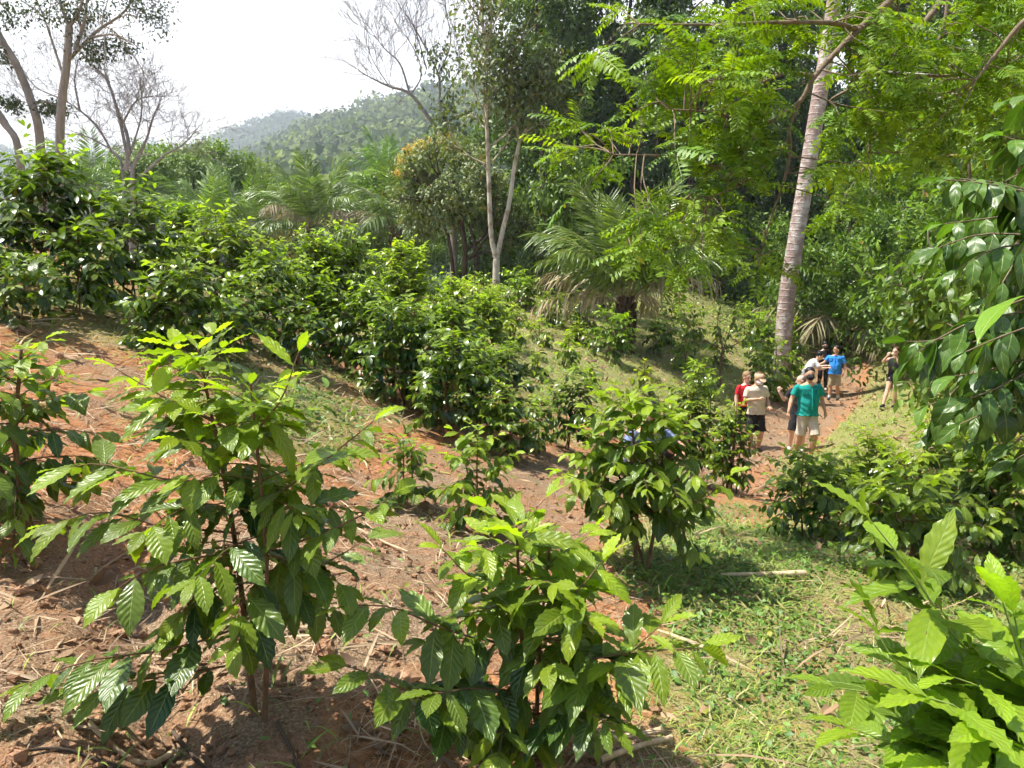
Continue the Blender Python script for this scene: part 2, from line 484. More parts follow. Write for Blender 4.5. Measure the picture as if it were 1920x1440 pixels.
M['vine'] = leaf_mat('vine_leaf', (.22, .33, .035), (.045, .10, .02), .34, .45, var=.7, odd=((.30, .17, .04), .02), gloss=.4)
M['yellow'] = leaf_mat('yellow_blossom', (.62, .42, .06), (.50, .32, .05), .3, .6, var=.4)
M['legume'] = leaf_mat('legume_leaf', (.10, .13, .05), (.035, .055, .022), .3, .55, var=.5)
M['feather'] = leaf_mat('feathery_leaf', (.20, .28, .045), (.05, .10, .02), .32, .5, var=.6)
M['palm'] = leaf_mat('palm_leaflet', (.24, .31, .07), (.07, .115, .03), .3, .36, var=.4, gloss=.55)
M['deadpalm'] = leaf_mat('dry_palm_leaflet', (.44, .37, .26), (.22, .17, .11), .2, .7, var=.5, tcol=(1, .9, .7))
M['hill'] = leaf_mat('hill_forest_leaf', (.20, .24, .06), (.045, .08, .028), .2, .9, var=.6, gloss=.08)
M['cover'] = leaf_mat('creeper_leaf', (.20, .32, .045), (.07, .15, .025), .34, .5, var=.6, odd=((.36, .33, .06), .04), tint=False)
M['grass'] = leaf_mat('grass_blade', (.34, .42, .08), (.14, .21, .04), .35, .55, var=.6, odd=((.42, .34, .17), .12), tint=False)
M['straw'] = leaf_mat('dry_straw', (.58, .45, .29), (.26, .175, .10), .12, .75, var=.6, tint=False, tcol=(1, .9, .7))
M['litter'] = leaf_mat('dead_leaf', (.44, .29, .16), (.16, .09, .05), .15, .7, var=.6, tint=False, tcol=(1, .8, .5))
M['fern'] = leaf_mat('fern_leaf', (.25, .36, .06), (.08, .17, .03), .36, .5, var=.5)
M['twig'] = bark_mat('coffee_stem', (.10, .055, .03), (.24, .15, .085), (40, 40, 14), .4)
M['shoot'] = plain_mat('green_shoot', (.20, .26, .06), .5, .2, 30)
M['grey_bark'] = bark_mat('grey_bark', (.20, .17, .145), (.38, .34, .30), (5, 5, 1.5), .5)
M['bare_bark'] = bark_mat('bare_branch_bark', (.19, .165, .16), (.34, .31, .30), (6, 6, 2), .4)
M['dark_bark'] = bark_mat('dark_bark', (.035, .026, .02), (.12, .09, .065), (6, 6, 1.2), .7)
M['pale_bark'] = bark_mat('pale_lichen_bark', (.38, .32, .25), (.62, .56, .47), (5, 5, 2.0), .5, patch=((.26, .19, .14), 2.2))
M['palm_bark'] = bark_mat('ringed_palm_bark', (.25, .17, .15), (.43, .325, .285), (10, 10, 14), .9, rings=4.6, patch=((.52, .46, .41), 3.2))
M['oil_bark'] = bark_mat('shaggy_palm_bark', (.03, .02, .014), (.13, .085, .055), (9, 9, 5), 1.)
M['rachis'] = plain_mat('frond_stalk', (.26, .25, .10), .5, .2, 8)
M['dead_rachis'] = plain_mat('dry_frond_stalk', (.34, .25, .15), .7, .2, 8)
M['brown_twig'] = bark_mat('smooth_brown_twig', (.12, .085, .055), (.26, .20, .14), (14, 14, 14), .3)
M['berry'] = plain_mat('unripe_berry', (.20, .36, .05), .35, .1, 30, spec=.5)
M['cane'] = bark_mat('dry_cane', (.42, .28, .16), (.68, .52, .34), (30, 30, 3), .4, .7)
M['clod'] = bark_mat('soil_clod', (.20, .10, .055), (.48, .29, .17), (30, 30, 30), .9, .95)
# ------------------------------------------------------------------ ground, path, hills
def build_ground():
    af = np.linspace(-math.radians(48), math.radians(48), 330)
    ab = np.linspace(math.radians(48), math.radians(312), 90)[1:-1]
    az = np.concatenate([af, ab]); na = len(az)
    rr = np.exp(np.linspace(math.log(.35), math.log(90), 400))
    rr = np.concatenate([rr, np.exp(np.linspace(math.log(90), math.log(3000), 90))[1:]])
    nr = len(rr)
    R, A = np.meshgrid(rr, az, indexing='ij')
    X = R * np.sin(A); Y = R * np.cos(A)
    Z = gz(X, Y) + fbm(X * .02, Y * .02, 5) * 14 * sm(150, 500, R)
    near = sm(14, 4, R)
    Z = Z + near * (fbm(X * 14, Y * 14, 31, 3) * .035)
    V = np.stack([X, Y, Z], -1).reshape(-1, 3)
    V = np.concatenate([V, [[0, 0, float(gz(np.array([0.]), np.array([0.]))[0])]]])
    i = np.arange(nr - 1)[:, None]; j = np.arange(na)[None]; jn = (j + 1) % na
    Q = np.stack([i * na + j, (i + 1) * na + j, (i + 1) * na + jn, i * na + jn], -1)
    pd = path_d(X, Y); R_ = R
    worn = (pd + fbm(X * 1.2, Y * 1.2, 41) * .5 < 0)
    face_path = (worn[:-1, :] & (R_[:-1] < 60) & (R_[:-1] > .4))
    face_hill = R_[:-1] > 190
    Q = Q.reshape(-1, 4); fp = face_path.reshape(-1); fh = face_hill.reshape(-1)
    grass = np.append(grass_amount(X, Y).ravel(), .4)
    wornf = np.append(sm(.35, -.25, pd).ravel(), 0)
    wild = np.append((sm(30, 45, R_) * (1 - sm(.3, -.1, pd))).ravel(), 0)
    ctr = len(V) - 1
    fan = [[ctr, k, (k + 1) % na] for k in range(na)]
    def part(name, sel, extra=None):
        me = bpy.data.meshes.new(name)
        q = Q[sel]
        used = np.unique(np.concatenate([q.ravel(), np.ravel(extra) if extra else np.zeros(0, int)]).astype(int))
        mp = -np.ones(len(V), int); mp[used] = np.arange(len(used))
        mb = MB(); mb.add(V[used], mp[q])
        if extra: mb.Ft.append(mp[np.array(extra)]); mb.mt.append(np.zeros(len(extra), int))
        o = mb.build(name, M['ground'])
        for nm, arr in (('grass', grass), ('worn', wornf), ('wild', wild)):
            a = o.data.attributes.new(nm, 'FLOAT', 'POINT'); a.data.foreach_set('value', arr[used].astype(np.float32))
        return o
    o = part('ground', ~fp & ~fh, fan); tag(o, 'hillside plantation ground of red soil, litter and turf', 'ground', kind='structure')
    o = part('dirt_path', fp); tag(o, 'worn red dirt path winding down past the people', 'path', kind='structure')
    o = part('hills', fh); tag(o, 'distant wooded hills under the white sky', 'hills', kind='structure')
build_ground()

def hill_forest():
    R = np.random.default_rng(5)
    N = 15000
    Y = 190 * np.exp(R.random(N) * math.log(1420 / 190.))
    a = np.where(R.random(N) < .75, R.uniform(-.48, .06, N), R.uniform(-.95, .12, N))
    keep = R.random(N) < 1.1
    Y = Y[keep]; a = a[keep]; X = a * Y
    Z = gz(X, Y) + fbm(X * .02, Y * .02, 5) * 14 * sm(150, 500, np.hypot(X, Y))
    rad = (3.2 + 9.5 * R.random(len(X)) ** 1.8) * (1 + .25 * sm(500, 1200, Y)); hgt = rad * R.uniform(.75, 1.25, len(X))
    age = np.clip(R.normal(.58, .27, len(X)) + 1.1 * fbm(X * .012, Y * .012, 77) - .8 * (R.random(len(X)) < .04), -.1, 1)
    mb = MB(); tp = [(np.array([[0, 0, 0], [.5, .42, .06], [1, 0, -.2], [.5, -.42, .06]], float), np.array([[0, 1, 2, 3]]), np.array([[0, .5], [.5, 1], [1, .5], [.5, 0]], float))]
    K = 90
    n = len(X)
    th = R.uniform(0, 6.283, (n, K)); cz = R.uniform(-.35, 1, (n, K)); sz = np.sqrt(1 - cz ** 2)
    nd = np.stack([sz * np.cos(th), sz * np.sin(th), cz], -1)
    lump = 1 + .28 * np.sin(th * 3 + R.uniform(0, 6, (n, 1))) * sz + .2 * R.normal(size=(n, K))
    P = np.stack([X, Y, Z + hgt * .7], -1)[:, None] + nd * np.stack([rad, rad, hgt], -1)[:, None] * lump[..., None]
    D = unit(np.cross(nd, R.normal(size=(n, K, 3))) - np.array([0, 0, .5]))
    put_leaves(mb, tp, P.reshape(-1, 3), D.reshape(-1, 3), (nd + R.normal(size=(n, K, 3)) * .35).reshape(-1, 3),
               np.repeat(rad * .36, K) * R.uniform(.6, 1.3, n * K), np.repeat(age, K) + R.normal(size=n * K) * .12, R)
    o = mb.build('hill_forest', M['hill'])
    tag(o, 'hazy unbroken forest covering the distant hills', 'forest', kind='stuff')
hill_forest()

# ------------------------------------------------------------------ coffee shrubs
HI = [leaf_tpl(18, 3, .30 + .022 * k, und=.021, nw=5.5 + k % 3, droop=.22 + .16 * (k % 3), fold=.10 + .12 * (k % 2), ph=k * 1.7, twist=(-.3, .25, 0, .4, -.15)[k], base=.95) for k in range(5)]
MID = [leaf_tpl(10, 2, .34 + .03 * k, und=.024, nw=3.6, droop=.25 + .15 * k, fold=.12, ph=k * 2., twist=(-.3, .3, .0)[k]) for k in range(3)]
LOW = [leaf_tpl(4, 1, .36, droop=.35, fold=.15), leaf_tpl(4, 1, .38, droop=.6, fold=.1, twist=.3), leaf_tpl(3, 1, .35, droop=.25, fold=.2, twist=-.3)]
TINY = [leaf_tpl(2, 1, .5, droop=.3, fold=.2), leaf_tpl(2, 1, .42, droop=.6, fold=.15)]

class Shrub:
    """grows a coffee shrub: stems, side branches in crossed pairs, leaves in pairs along them"""
    def __init__(s, seed):
        s.R = np.random.default_rng(seed); s.P = []; s.D = []; s.N = []; s.L = []; s.A = []
        s.wood = MB(); s.tips = []
    def leaf(s, p, d, n, l, a): s.P.append(p); s.D.append(d); s.N.append(n); s.L.append(l); s.A.append(a)
    def branch(s, pts, r0, leaf, space, start=.2, agebase=.6, sides=5, flat=1.0, tipyoung=.5, droop=.25, green=True):
        R = s.R
        pts = np.asarray(pts); n = len(pts)
        tube(s.wood, pts, np.linspace(r0, r0 * .35, n), sides)
        seg = np.linalg.norm(np.diff(pts, axis=0), axis=1); L = np.r_[0, np.cumsum(seg)]; tot = L[-1]
        k = 0; d = start * tot + space * R.uniform(0, .5)
        while d < tot * .97:
            i = min(np.searchsorted(L, d) - 1, n - 2); i = max(i, 0)
            f = (d - L[i]) / max(seg[i], 1e-6); p = pts[i] * (1 - f) + pts[i + 1] * f
            t = unit(pts[i + 1] - pts[i])
            up = np.array([0, 0, 1.]) + R.normal(size=3) * .25
            side = unit(np.cross(up, t))
            q = d / tot
            for sg in (1, -1):
                if R.random() < .07: continue
                an = math.radians(R.uniform(48, 75))
                dd = t * math.cos(an) + side * sg * math.sin(an) + np.array([0, 0, -droop * R.uniform(.2, 1.6)])
                nn = np.array([0, 0, 1.]) * flat + side * sg * R.uniform(-.1, .5) + R.normal(size=3) * .22
                sc = .72 + .45 * math.sin(math.pi * min(1, q * .85 + .12))
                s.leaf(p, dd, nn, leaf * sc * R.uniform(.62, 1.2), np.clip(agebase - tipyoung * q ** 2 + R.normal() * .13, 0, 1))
            d += space * R.uniform(.8, 1.25); k += 1
        t = unit(pts[-1] - pts[-2]); side = unit(np.cross((0, 0, 1.), t) + 1e-6)
        for sg in (1, -1):
            s.leaf(pts[-1], t + side * sg * .45 + np.array([0, 0, R.uniform(-.1, .25)]), np.array([0, 0, 1.]) + R.normal(size=3) * .3,
                   leaf * R.uniform(.55, .85), np.clip(agebase - tipyoung - .1, 0, 1))
        s.tips.append(pts[-1])
    def stem(s, base, top, r0, rad, leaf, low=.25, node=.075, space=None, bare=0., rise=(.75, .05), sag=.35, age=(.15, .85), shape=None, sides=7, skip=.08, tips=True, agepow=2.):
        R = s.R
        base = np.asarray(base, float); top = np.asarray(top, float)
        H = np.linalg.norm(top - base)
        mid = (base + top) / 2 + np.array([R.normal() * .03 * H, R.normal() * .03 * H, 0])
        pts = smooth_path([base, mid, top], 12)
        tube(s.wood, pts, np.linspace(r0, r0 * .35, 12), sides)
        nn = max(3, int(H * (1 - low) / node)); az = R.uniform(0, 6.28)
        space = space or leaf * .42
        for k in range(nn):
            t = (k + R.uniform(-.2, .2)) / nn; t = min(max(t, 0), 1)
            f = low + (1 - low) * t
            p = pts[0] * 0
            x = f * 11; i = min(int(x), 10); p = pts[i] * (1 - (x - i)) + pts[i + 1] * (x - i)
            az += math.pi / 2 + R.normal() * .22
            for sg in (0, 1):
                if R.random() < skip: continue
                A = az + sg * math.pi + R.normal() * .15
                sh = shape(t) if shape else (.55 + 1.1 * t) * (t < .35) + (t >= .35) * (.25 + .70 * ((1 - t) / .65) ** .8)
                ln = rad * sh * R.uniform(.75, 1.15)
                el = rise[1] + (rise[0] - rise[1]) * t ** 1.3 + R.normal() * .1
                out = np.array([math.cos(A), math.sin(A), 0])
                q = np.linspace(0, 1, 7)[:, None]
                bp = p + out * ln * q * math.cos(el) + np.array([0, 0, 1.]) * ln * (q * math.sin(el) - sag * (1 - .6 * t) * q ** 2)
                bp = bp + np.cumsum(R.normal(size=(7, 3)) * .012 * ln, 0)
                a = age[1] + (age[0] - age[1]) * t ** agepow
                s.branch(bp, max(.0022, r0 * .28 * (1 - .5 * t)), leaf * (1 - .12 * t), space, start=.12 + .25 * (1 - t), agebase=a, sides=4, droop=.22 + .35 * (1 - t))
        if tips:
            T = unit(top - pts[-2])
            for k in range(4):
                az += math.pi / 2
                for sg in (0, 1):
                    A = az + sg * math.pi
                    s.leaf(top - T * .035 * k, np.array([math.cos(A), math.sin(A), .9 - .25 * k]), np.array([-math.cos(A) * .4, -math.sin(A) * .4, 1]),
                           leaf * (.55 + .14 * k), np.clip(age[0] - .12 + .05 * k, 0, 1))
    def done(s, name, label, loc, tpls, mat, group=None, woodmat='twig', cat='coffee shrub', color=None, woodname='stem'):
        root = thing(name, label, cat, loc, group)
        s.wood.build(woodname, M[woodmat], root, loc)
        fo = MB()
        put_leaves(fo, tpls, np.array(s.P), np.array(s.D), np.array(s.N), np.array(s.L), np.array(s.A), s.R, wid=s.R.uniform(.85, 1.25, len(s.P)))
        f = fo.build('foliage', M[mat], root, loc)
        if color: f.color = color
        return root

def up(p, dz): return np.asarray(p, float) + np.array([0, 0, dz])
# ------------------------------------------------------------------ the near shrubs, one by one
def px_path(lst, n=9): return smooth_path([at(*p) for p in lst], n)

def near_shrubs():
    # two-stemmed shrub on the red soil
    s = Shrub(11)
    b = ground(478, 2.15); b2 = ground(497, 2.12)
    s.stem(b, at(372, 655, 2.2), .011, .37, .148, low=.32, node=.044, space=.052, rise=(.95, -.05), sag=.38, age=(.12, .86))
    s.stem(b2, at(470, 720, 2.05), .009, .32, .142, low=.38, node=.055, space=.052, rise=(.9, .0), sag=.35, age=(.18, .86))
    for pts, a in [([(480, 1165, 2.1), (330, 1215, 2.0), (160, 1240, 1.92), (20, 1295, 1.86)], .55),
                   ([(470, 1240, 2.1), (330, 1265, 1.98), (150, 1290, 1.9)], .7),
                   ([(450, 1000, 2.15), (300, 985, 2.1), (190, 960, 2.1), (95, 985, 2.1)], .45),
                   ([(440, 900, 2.15), (320, 900, 2.2), (190, 870, 2.2), (115, 880, 2.2)], .4),
                   ([(460, 960, 2.1), (560, 900, 2.05), (650, 830, 2.0), (700, 790, 2.0)], .35),
                   ([(460, 1040, 2.1), (580, 1010, 2.0), (690, 960, 1.95), (735, 930, 1.95)], .5),
                   ([(430, 860, 2.1), (520, 760, 2.0), (560, 660, 2.0)], .25),
                   ([(420, 800, 2.2), (300, 740, 2.3), (215, 690, 2.3)], .25),
                   ([(470, 1030, 2.1), (300, 1060, 2.0), (210, 1110, 1.95)], .55),
                   ([(480, 1100, 2.1), (600, 1060, 2.2), (690, 1010, 2.3)], .7)]:
        s.branch(px_path(pts), .0042, .150, .050, start=.25, agebase=a + .15, tipyoung=.4, droop=.25)
    s.done('coffee_shrub', 'tall coffee shrub with two bare brown stems and wide drooping branches on red soil', b, HI, 'coffee')
    # the shrub with green berries
    s = Shrub(12)
    b = ground(990, 2.22)
    s.stem(b, at(968, 985, 2.2), .011, .44, .160, low=.26, node=.048, space=.06, rise=(1.0, .1), sag=.3, age=(.12, .84))
    s.stem(b + np.array([.03, .02, 0]), at(1030, 1030, 2.3), .009, .40, .152, low=.32, node=.055, space=.06, rise=(.9, .1), sag=.3, age=(.16, .84))
    for pts, a in [([(975, 1215, 2.2), (850, 1185, 2.05), (740, 1140, 2.0), (660, 1135, 1.95)], .5),
                   ([(985, 1385, 2.2), (880, 1350, 2.05), (790, 1310, 1.95), (700, 1265, 1.9), (650, 1250, 1.9)], .55),
                   ([(1000, 1290, 2.2), (1100, 1240, 2.05), (1200, 1222, 2.0), (1315, 1215, 1.95)], .45),
                   ([(1000, 1250, 2.2), (1110, 1250, 2.1), (1170, 1230, 2.0), (1240, 1170, 2.0)], .4),
                   ([(990, 1180, 2.2), (1080, 1110, 2.1), (1130, 1050, 2.1)], .3),
                   ([(970, 1150, 2.2), (890, 1090, 2.1), (830, 1030, 2.1)], .3),
                   ([(990, 1300, 2.2), (900, 1290, 2.0), (820, 1300, 1.85)], .75),
                   ([(1000, 1340, 2.2), (1080, 1330, 2.0), (1150, 1360, 1.9)], .8)]:
        s.branch(px_path(pts), .004, .162, .052, start=.25, agebase=a + .15, tipyoung=.38, droop=.3)
    root = s.done('coffee_shrub', 'dense coffee shrub bearing clusters of small green berries, beside the split cane', b, HI, 'coffee')
    bm = MB()
    R = np.random.default_rng(4)
    for cx, cy, Y in [(862, 1186, 2.04), (880, 1196, 2.05), (1105, 1238, 2.04), (1098, 1246, 2.05), (1110, 1243, 2.06), (1172, 1215, 2.0), (905, 1205, 2.06), (760, 1150, 2.0)]:
        c = at(cx, cy, Y)
        for k in range(3):
            p = c + R.normal(size=3) * .009
            th = np.linspace(0, 6.283, 9)[:-1]; ph = np.linspace(0, math.pi, 6)
            T, Pp = np.meshgrid(th, ph)
            V = np.stack([np.sin(Pp) * np.cos(T), np.sin(Pp) * np.sin(T), 1.15 * np.cos(Pp)], -1).reshape(-1, 3) * .0065 + p
            Q = [[a * 8 + e, a * 8 + (e + 1) % 8, (a + 1) * 8 + (e + 1) % 8, (a + 1) * 8 + e] for a in range(5) for e in range(8)]
            bm = MB(); bm.add(V, Q); bm.build('berry', M['berry'], root, b)
    # the shrub cut by the lower right corner
    s = Shrub(13)
    b = np.array([1.34, 1.42, 0]); b[2] = float(gz(b[:1], b[1:2])[0])
    hub = at(1990, 1400, 1.72)
    tube(s.wood, smooth_path([b, (b + hub) / 2 + np.array([.03, 0, 0]), hub], 8), np.linspace(.013, .009, 8), 7)
    for pts, a, lf in [([(1990, 1400, 1.72), (1890, 1290, 1.7), (1790, 1195, 1.68), (1715, 1080, 1.68), (1640, 985, 1.7)], .42, 0.222),
                       ([(1990, 1420, 1.70), (1830, 1330, 1.62), (1690, 1250, 1.6), (1650, 1195, 1.62)], .5, 0.198),
                       ([(1990, 1470, 1.68), (1840, 1420, 1.52), (1700, 1400, 1.48), (1610, 1370, 1.48)], .4, 0.198),
                       ([(2000, 1400, 1.72), (1930, 1260, 1.7), (1900, 1150, 1.72)], .45, 0.228),
                       ([(1990, 1470, 1.66), (1880, 1400, 1.45), (1800, 1330, 1.42), (1745, 1310, 1.42)], .28, 0.222),
                       ([(2010, 1490, 1.6), (1920, 1460, 1.42), (1840, 1440, 1.38), (1770, 1430, 1.38)], .35, 0.216),
                       ([(1990, 1400, 1.72), (2060, 1250, 1.8), (2080, 1100, 1.85)], .3, 0.216),
                       ([(1990, 1400, 1.72), (2120, 1380, 1.75), (2250, 1400, 1.75)], .3, 0.216),
                       ([(2010, 1520, 1.6), (1900, 1490, 1.40), (1810, 1455, 1.34), (1730, 1460, 1.34)], .35, 0.216),
                       ([(2000, 1440, 1.7), (1930, 1370, 1.55), (1860, 1300, 1.5), (1790, 1270, 1.5)], .35, 0.216),
                       ([(2010, 1430, 1.68), (1950, 1340, 1.6), (1915, 1240, 1.6), (1880, 1130, 1.62)], .3, 0.216),
                       ([(2010, 1500, 1.6), (1940, 1440, 1.45), (1900, 1390, 1.4), (1850, 1370, 1.38)], .45, 0.216),
                       ([(2000, 1380, 1.75), (1900, 1330, 1.8), (1780, 1300, 1.8), (1660, 1300, 1.8), (1570, 1290, 1.8)], 0.61, .19),
                       ([(2010, 1490, 1.6), (1880, 1480, 1.5), (1760, 1410, 1.5), (1680, 1340, 1.52)], 0.56, .19),
                       ([(1990, 1400, 1.72), (1960, 1330, 1.9), (1840, 1250, 2.05)], .75, 0.204)]:
        s.branch(px_path(pts), .005, lf, .055, start=.12, agebase=a, tipyoung=.3, droop=.12)
    s.done('coffee_shrub', 'close coffee shrub of large pale green leaves cut off by the lower right corner', b, HI, 'coffee', woodmat='shoot', color=(.92, 1.0, 1.25, 1))
    # the twin stemmed one
    s = Shrub(14)
    b = ground(1191, 4.15)
    kw = dict(node=.046, space=.052, age=(.2, .84), sides=6)
    s.stem(b, at(1180, 745, 4.15), .013, .50, .145, low=.34, rise=(.9, .05), sag=.3, **kw)
    s.stem(ground(1213, 4.1), at(1245, 770, 4.2), .012, .50, .145, low=.36, rise=(.9, .0), sag=.3, **kw)
    s.stem(ground(1206, 4.2), at(1130, 800, 4.1), .009, .40, .14, low=.45, rise=(.9, .1), sag=.3, **kw)
    s.branch(px_path([(1200, 960, 4.1), (1140, 920, 3.9), (1050, 885, 3.8)]), .005, .15, .06, start=.3, agebase=.4)
    s.branch(px_path([(1220, 960, 4.1), (1310, 940, 3.9), (1370, 890, 3.9)]), .005, .15, .06, start=.3, agebase=.5)
    s.done('coffee_shrub', 'broad coffee shrub on twin bare stems, red soil behind, half hiding someone in blue', b, MID, 'coffee')
    # shrub at the left edge of the picture
    s = Shrub(15)
    b = ground(66, 2.95)
    s.stem(b, at(40, 655, 2.95), .016, .40, .135, low=.26, node=.05, space=.05, rise=(.9, .0), sag=.4, age=(.35, .9), sides=6)
    s.stem(b + np.array([-.08, .05, 0]), at(-90, 640, 3.05), .013, .44, .135, low=.3, node=.055, space=.05, rise=(.9, .0), sag=.4, age=(.35, .9), sides=6)
    s.done('coffee_shrub', 'dark coffee shrub standing above the soil ditch, cut by the left edge', b, MID, 'coffee')
near_shrubs()

# (column, distance, row of its top, half width in px, leaf, age young/old, tint, label)
ROWS = [
 (70, 7.2, 290, 135, .17, (.30, .95), (.8, .85, .8), 'large dark coffee shrub crowning the ridge in front of the grey tree trunks'),
 (245, 7.4, 365, 125, .165, (.32, .95), (.9, .92, .85), 'dark coffee shrub below the bare purple-grey tree'),
 (150, 6.3, 415, 115, .16, (.32, .92), (.9, .9, .8), 'coffee shrub with some yellowing leaves, second from the ridge top'),
 (-40, 6.4, 420, 110, .16, (.35, .9), (.9, .9, .85), 'coffee shrub at the ridge cut by the left edge, beside the ridge-top shrub'),
 (340, 6.1, 482, 105, .155, (.15, .9), (1, 1, .9), 'coffee shrub with a bright domed top behind the two-stemmed shrub'),
 (400, 8.6, 402, 95, .16, (.12, .8), (1.15, 1.1, .9), 'yellow-green coffee shrub on the ridge beside the first oil palm crowns'),
 (330, 9.2, 385, 80, .16, (.3, .9), (.9, .95, .9), 'coffee shrub half hidden behind the ridge, below the round green tree'),
 (465, 7.3, 520, 80, .15, (.25, .9), (1, 1, .9), 'low coffee shrub between the bright domed shrub and the next one along the row'),
 (560, 8.7, 492, 75, .15, (.18, .85), (1.05, 1.05, .9), 'coffee shrub on thin bare stems above the shaded ditch of the row'),
 (650, 10.2, 428, 85, .16, (.12, .85), (1.1, 1.1, .9), 'tallest coffee shrub of the row below the big oil palm'),
 (745, 11.2, 462, 75, .17, (.08, .7), (1.2, 1.15, .85), 'bright yellow-green coffee shrub with narrow leaves at the row end'),
 (625, 8.4, 535, 55, .14, (.3, .9), (.95, 1, .95), 'slim coffee shrub squeezed between the tall row shrubs'),
 (742, 7.6, 568, 92, .15, (.22, .92), (.9, .95, .9), 'coffee shrub with a clear single trunk standing in the row shade'),
 (850, 8.9, 560, 85, .15, (.25, .92), (.9, .95, .9), 'coffee shrub filling the middle of the row, glossy dark leaves'),
 (845, 7.0, 625, 95, .15, (.22, .92), (.92, .96, .9), 'coffee shrub with stems bare to knee height above dark soil'),
 (950, 8.6, 645, 62, .14, (.28, .92), (.92, .98, .9), 'narrow dark coffee shrub before the grassy field'),
 (962, 6.9, 728, 68, .14, (.25, .9), (.95, 1, .9), 'small coffee shrub behind the pale-topped young one'),
 (1066, 8.0, 692, 66, .14, (.22, .95), (.85, .9, .85), 'small round-headed coffee shrub alone on two thin stems'),
 (830, 12.5, 525, 65, .16, (.1, .75), (1.2, 1.15, .9), 'yellow-green coffee shrub behind the row, below the pale forked tree'),
 (905, 14.0, 545, 55, .16, (.12, .75), (1.15, 1.15, .9), 'coffee shrub at the field edge with light leaves'),
 (700, 13.5, 478, 60, .16, (.15, .8), (1.1, 1.1, .9), 'coffee shrub rising behind the tallest one of the row'),
 (500, 8.0, 455, 85, .15, (.15, .88), (1.05, 1.05, .9), 'coffee shrub with yellowish crown tips closing the gap under the oil palms'),
 (285, 6.0, 535, 85, .15, (.3, .92), (.9, .95, .9), 'low dark coffee shrub at the foot of the ridge row, beside grassy soil'),
 (425, 6.6, 560, 85, .15, (.25, .92), (.92, .97, .9), 'dark coffee shrub showing just above the top of the two-stemmed shrub'),
 (555, 7.4, 575, 70, .145, (.28, .92), (.9, .95, .9), 'shaded coffee shrub over the ditch, lowest of the ridge row'),
 (690, 8.2, 530, 75, .15, (.22, .9), (.98, 1, .9), 'coffee shrub right behind the clear single trunk'),
 (795, 7.9, 590, 75, .15, (.22, .92), (.92, .96, .9), 'coffee shrub wedged between the single-trunk shrub and the bare-stemmed one'),
 (905, 7.6, 640, 70, .145, (.22, .92), (.92, .97, .9), 'dark coffee shrub at the lower end of the row beside the turf'),
 (40, 5.6, 470, 90, .15, (.3, .92), (.9, .92, .85), 'coffee shrub in front of the ridge-top shrub, cut low by the edge'),
 (590, 10.0, 440, 75, .155, (.18, .88), (1.05, 1.05, .9), 'coffee shrub left of the tallest one of the row'),
 (1010, 7.4, 745, 45, .13, (.25, .9), (.95, 1, .9), 'small coffee shrub left of the round-headed one'),
 (752, 4.75, 808, 62, .125, (.12, .8), (1, 1, .9), 'knee-high young coffee shrub rooted in bare red soil'),
 (905, 4.5, 795, 92, .135, (.10, .75), (1.05, 1.05, .9), 'young coffee shrub with a pale upright top between the row and the berry shrub'),
 (1300, 9.4, 690, 72, .145, (.2, .85), (1, 1, .9), 'coffee shrub directly behind the twin-stemmed shrub'),
 (1370, 8.6, 760, 50, .14, (.25, .85), (1, 1, .9), 'coffee shrub reaching across the legs of the man in the beige cap'),
 (1505, 5.4, 838, 88, .135, (.15, .9), (.9, .95, .9), 'coffee shrub at the feet of the man in the teal shirt'),
 (1705, 4.1, 860, 135, .15, (.08, .85), (1.05, 1.05, .9), 'bright leafy coffee shrub above the corner shrub'),
 (1880, 4.5, 800, 110, .15, (.15, .88), (1, 1, .9), 'coffee shrub below the drooping big-leaved branches, cut by the edge'),
 (1625, 7.0, 815, 70, .14, (.2, .85), (1, 1, .9), 'coffee shrub next to the arching fern'),
 (1560, 6.0, 862, 80, .135, (.12, .85), (1, 1, .9), 'coffee shrub between the fern and the shrub at the feet of the man in teal'),
 (1815, 5.4, 835, 95, .14, (.15, .85), (1.05, 1.05, .9), 'coffee shrub filling the gap behind the bright leafy one'),
 (1640, 5.0, 905, 80, .14, (.1, .85), (1.05, 1.05, .9), 'pale-topped coffee shrub left of the bright leafy one'),
 (1770, 6.4, 795, 85, .145, (.12, .8), (1.1, 1.1, .9), 'light green coffee shrub behind the bright leafy one'),
]
def row_shrubs():
    for k, (px, Y, ty, hw, lf, ages, tint, label) in enumerate(ROWS):
        s = Shrub(100 + k); R = s.R
        b = ground(px, Y); top = at(px + R.uniform(-12, 12), ty + (12 if Y < 6 else -2), Y)
        r = hw / F * Y
        H = top[2] - b[2]
        r *= R.uniform(.9, 1.08) * (1.2 if px > 1450 else 1)
        dn = .8 if px > 1450 else 1.
        ns = 4 if H > 1.1 else (3 if H > .7 else 2)
        lo = .20
        for j in range(ns):
            off = np.array([R.uniform(-.10, .10), R.uniform(-.08, .08), 0]) * (j > 0)
            tp = top + np.array([R.uniform(-.45, .45) * r, R.uniform(-.4, .4) * r, -R.uniform(.05, .25) * H]) * (j > 0)
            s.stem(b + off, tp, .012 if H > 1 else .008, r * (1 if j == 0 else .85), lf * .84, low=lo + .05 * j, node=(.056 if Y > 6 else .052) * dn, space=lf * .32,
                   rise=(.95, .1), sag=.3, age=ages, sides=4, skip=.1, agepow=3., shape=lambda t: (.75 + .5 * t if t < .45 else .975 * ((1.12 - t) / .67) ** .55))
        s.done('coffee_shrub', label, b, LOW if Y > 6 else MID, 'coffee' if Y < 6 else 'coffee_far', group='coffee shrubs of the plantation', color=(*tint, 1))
row_shrubs()

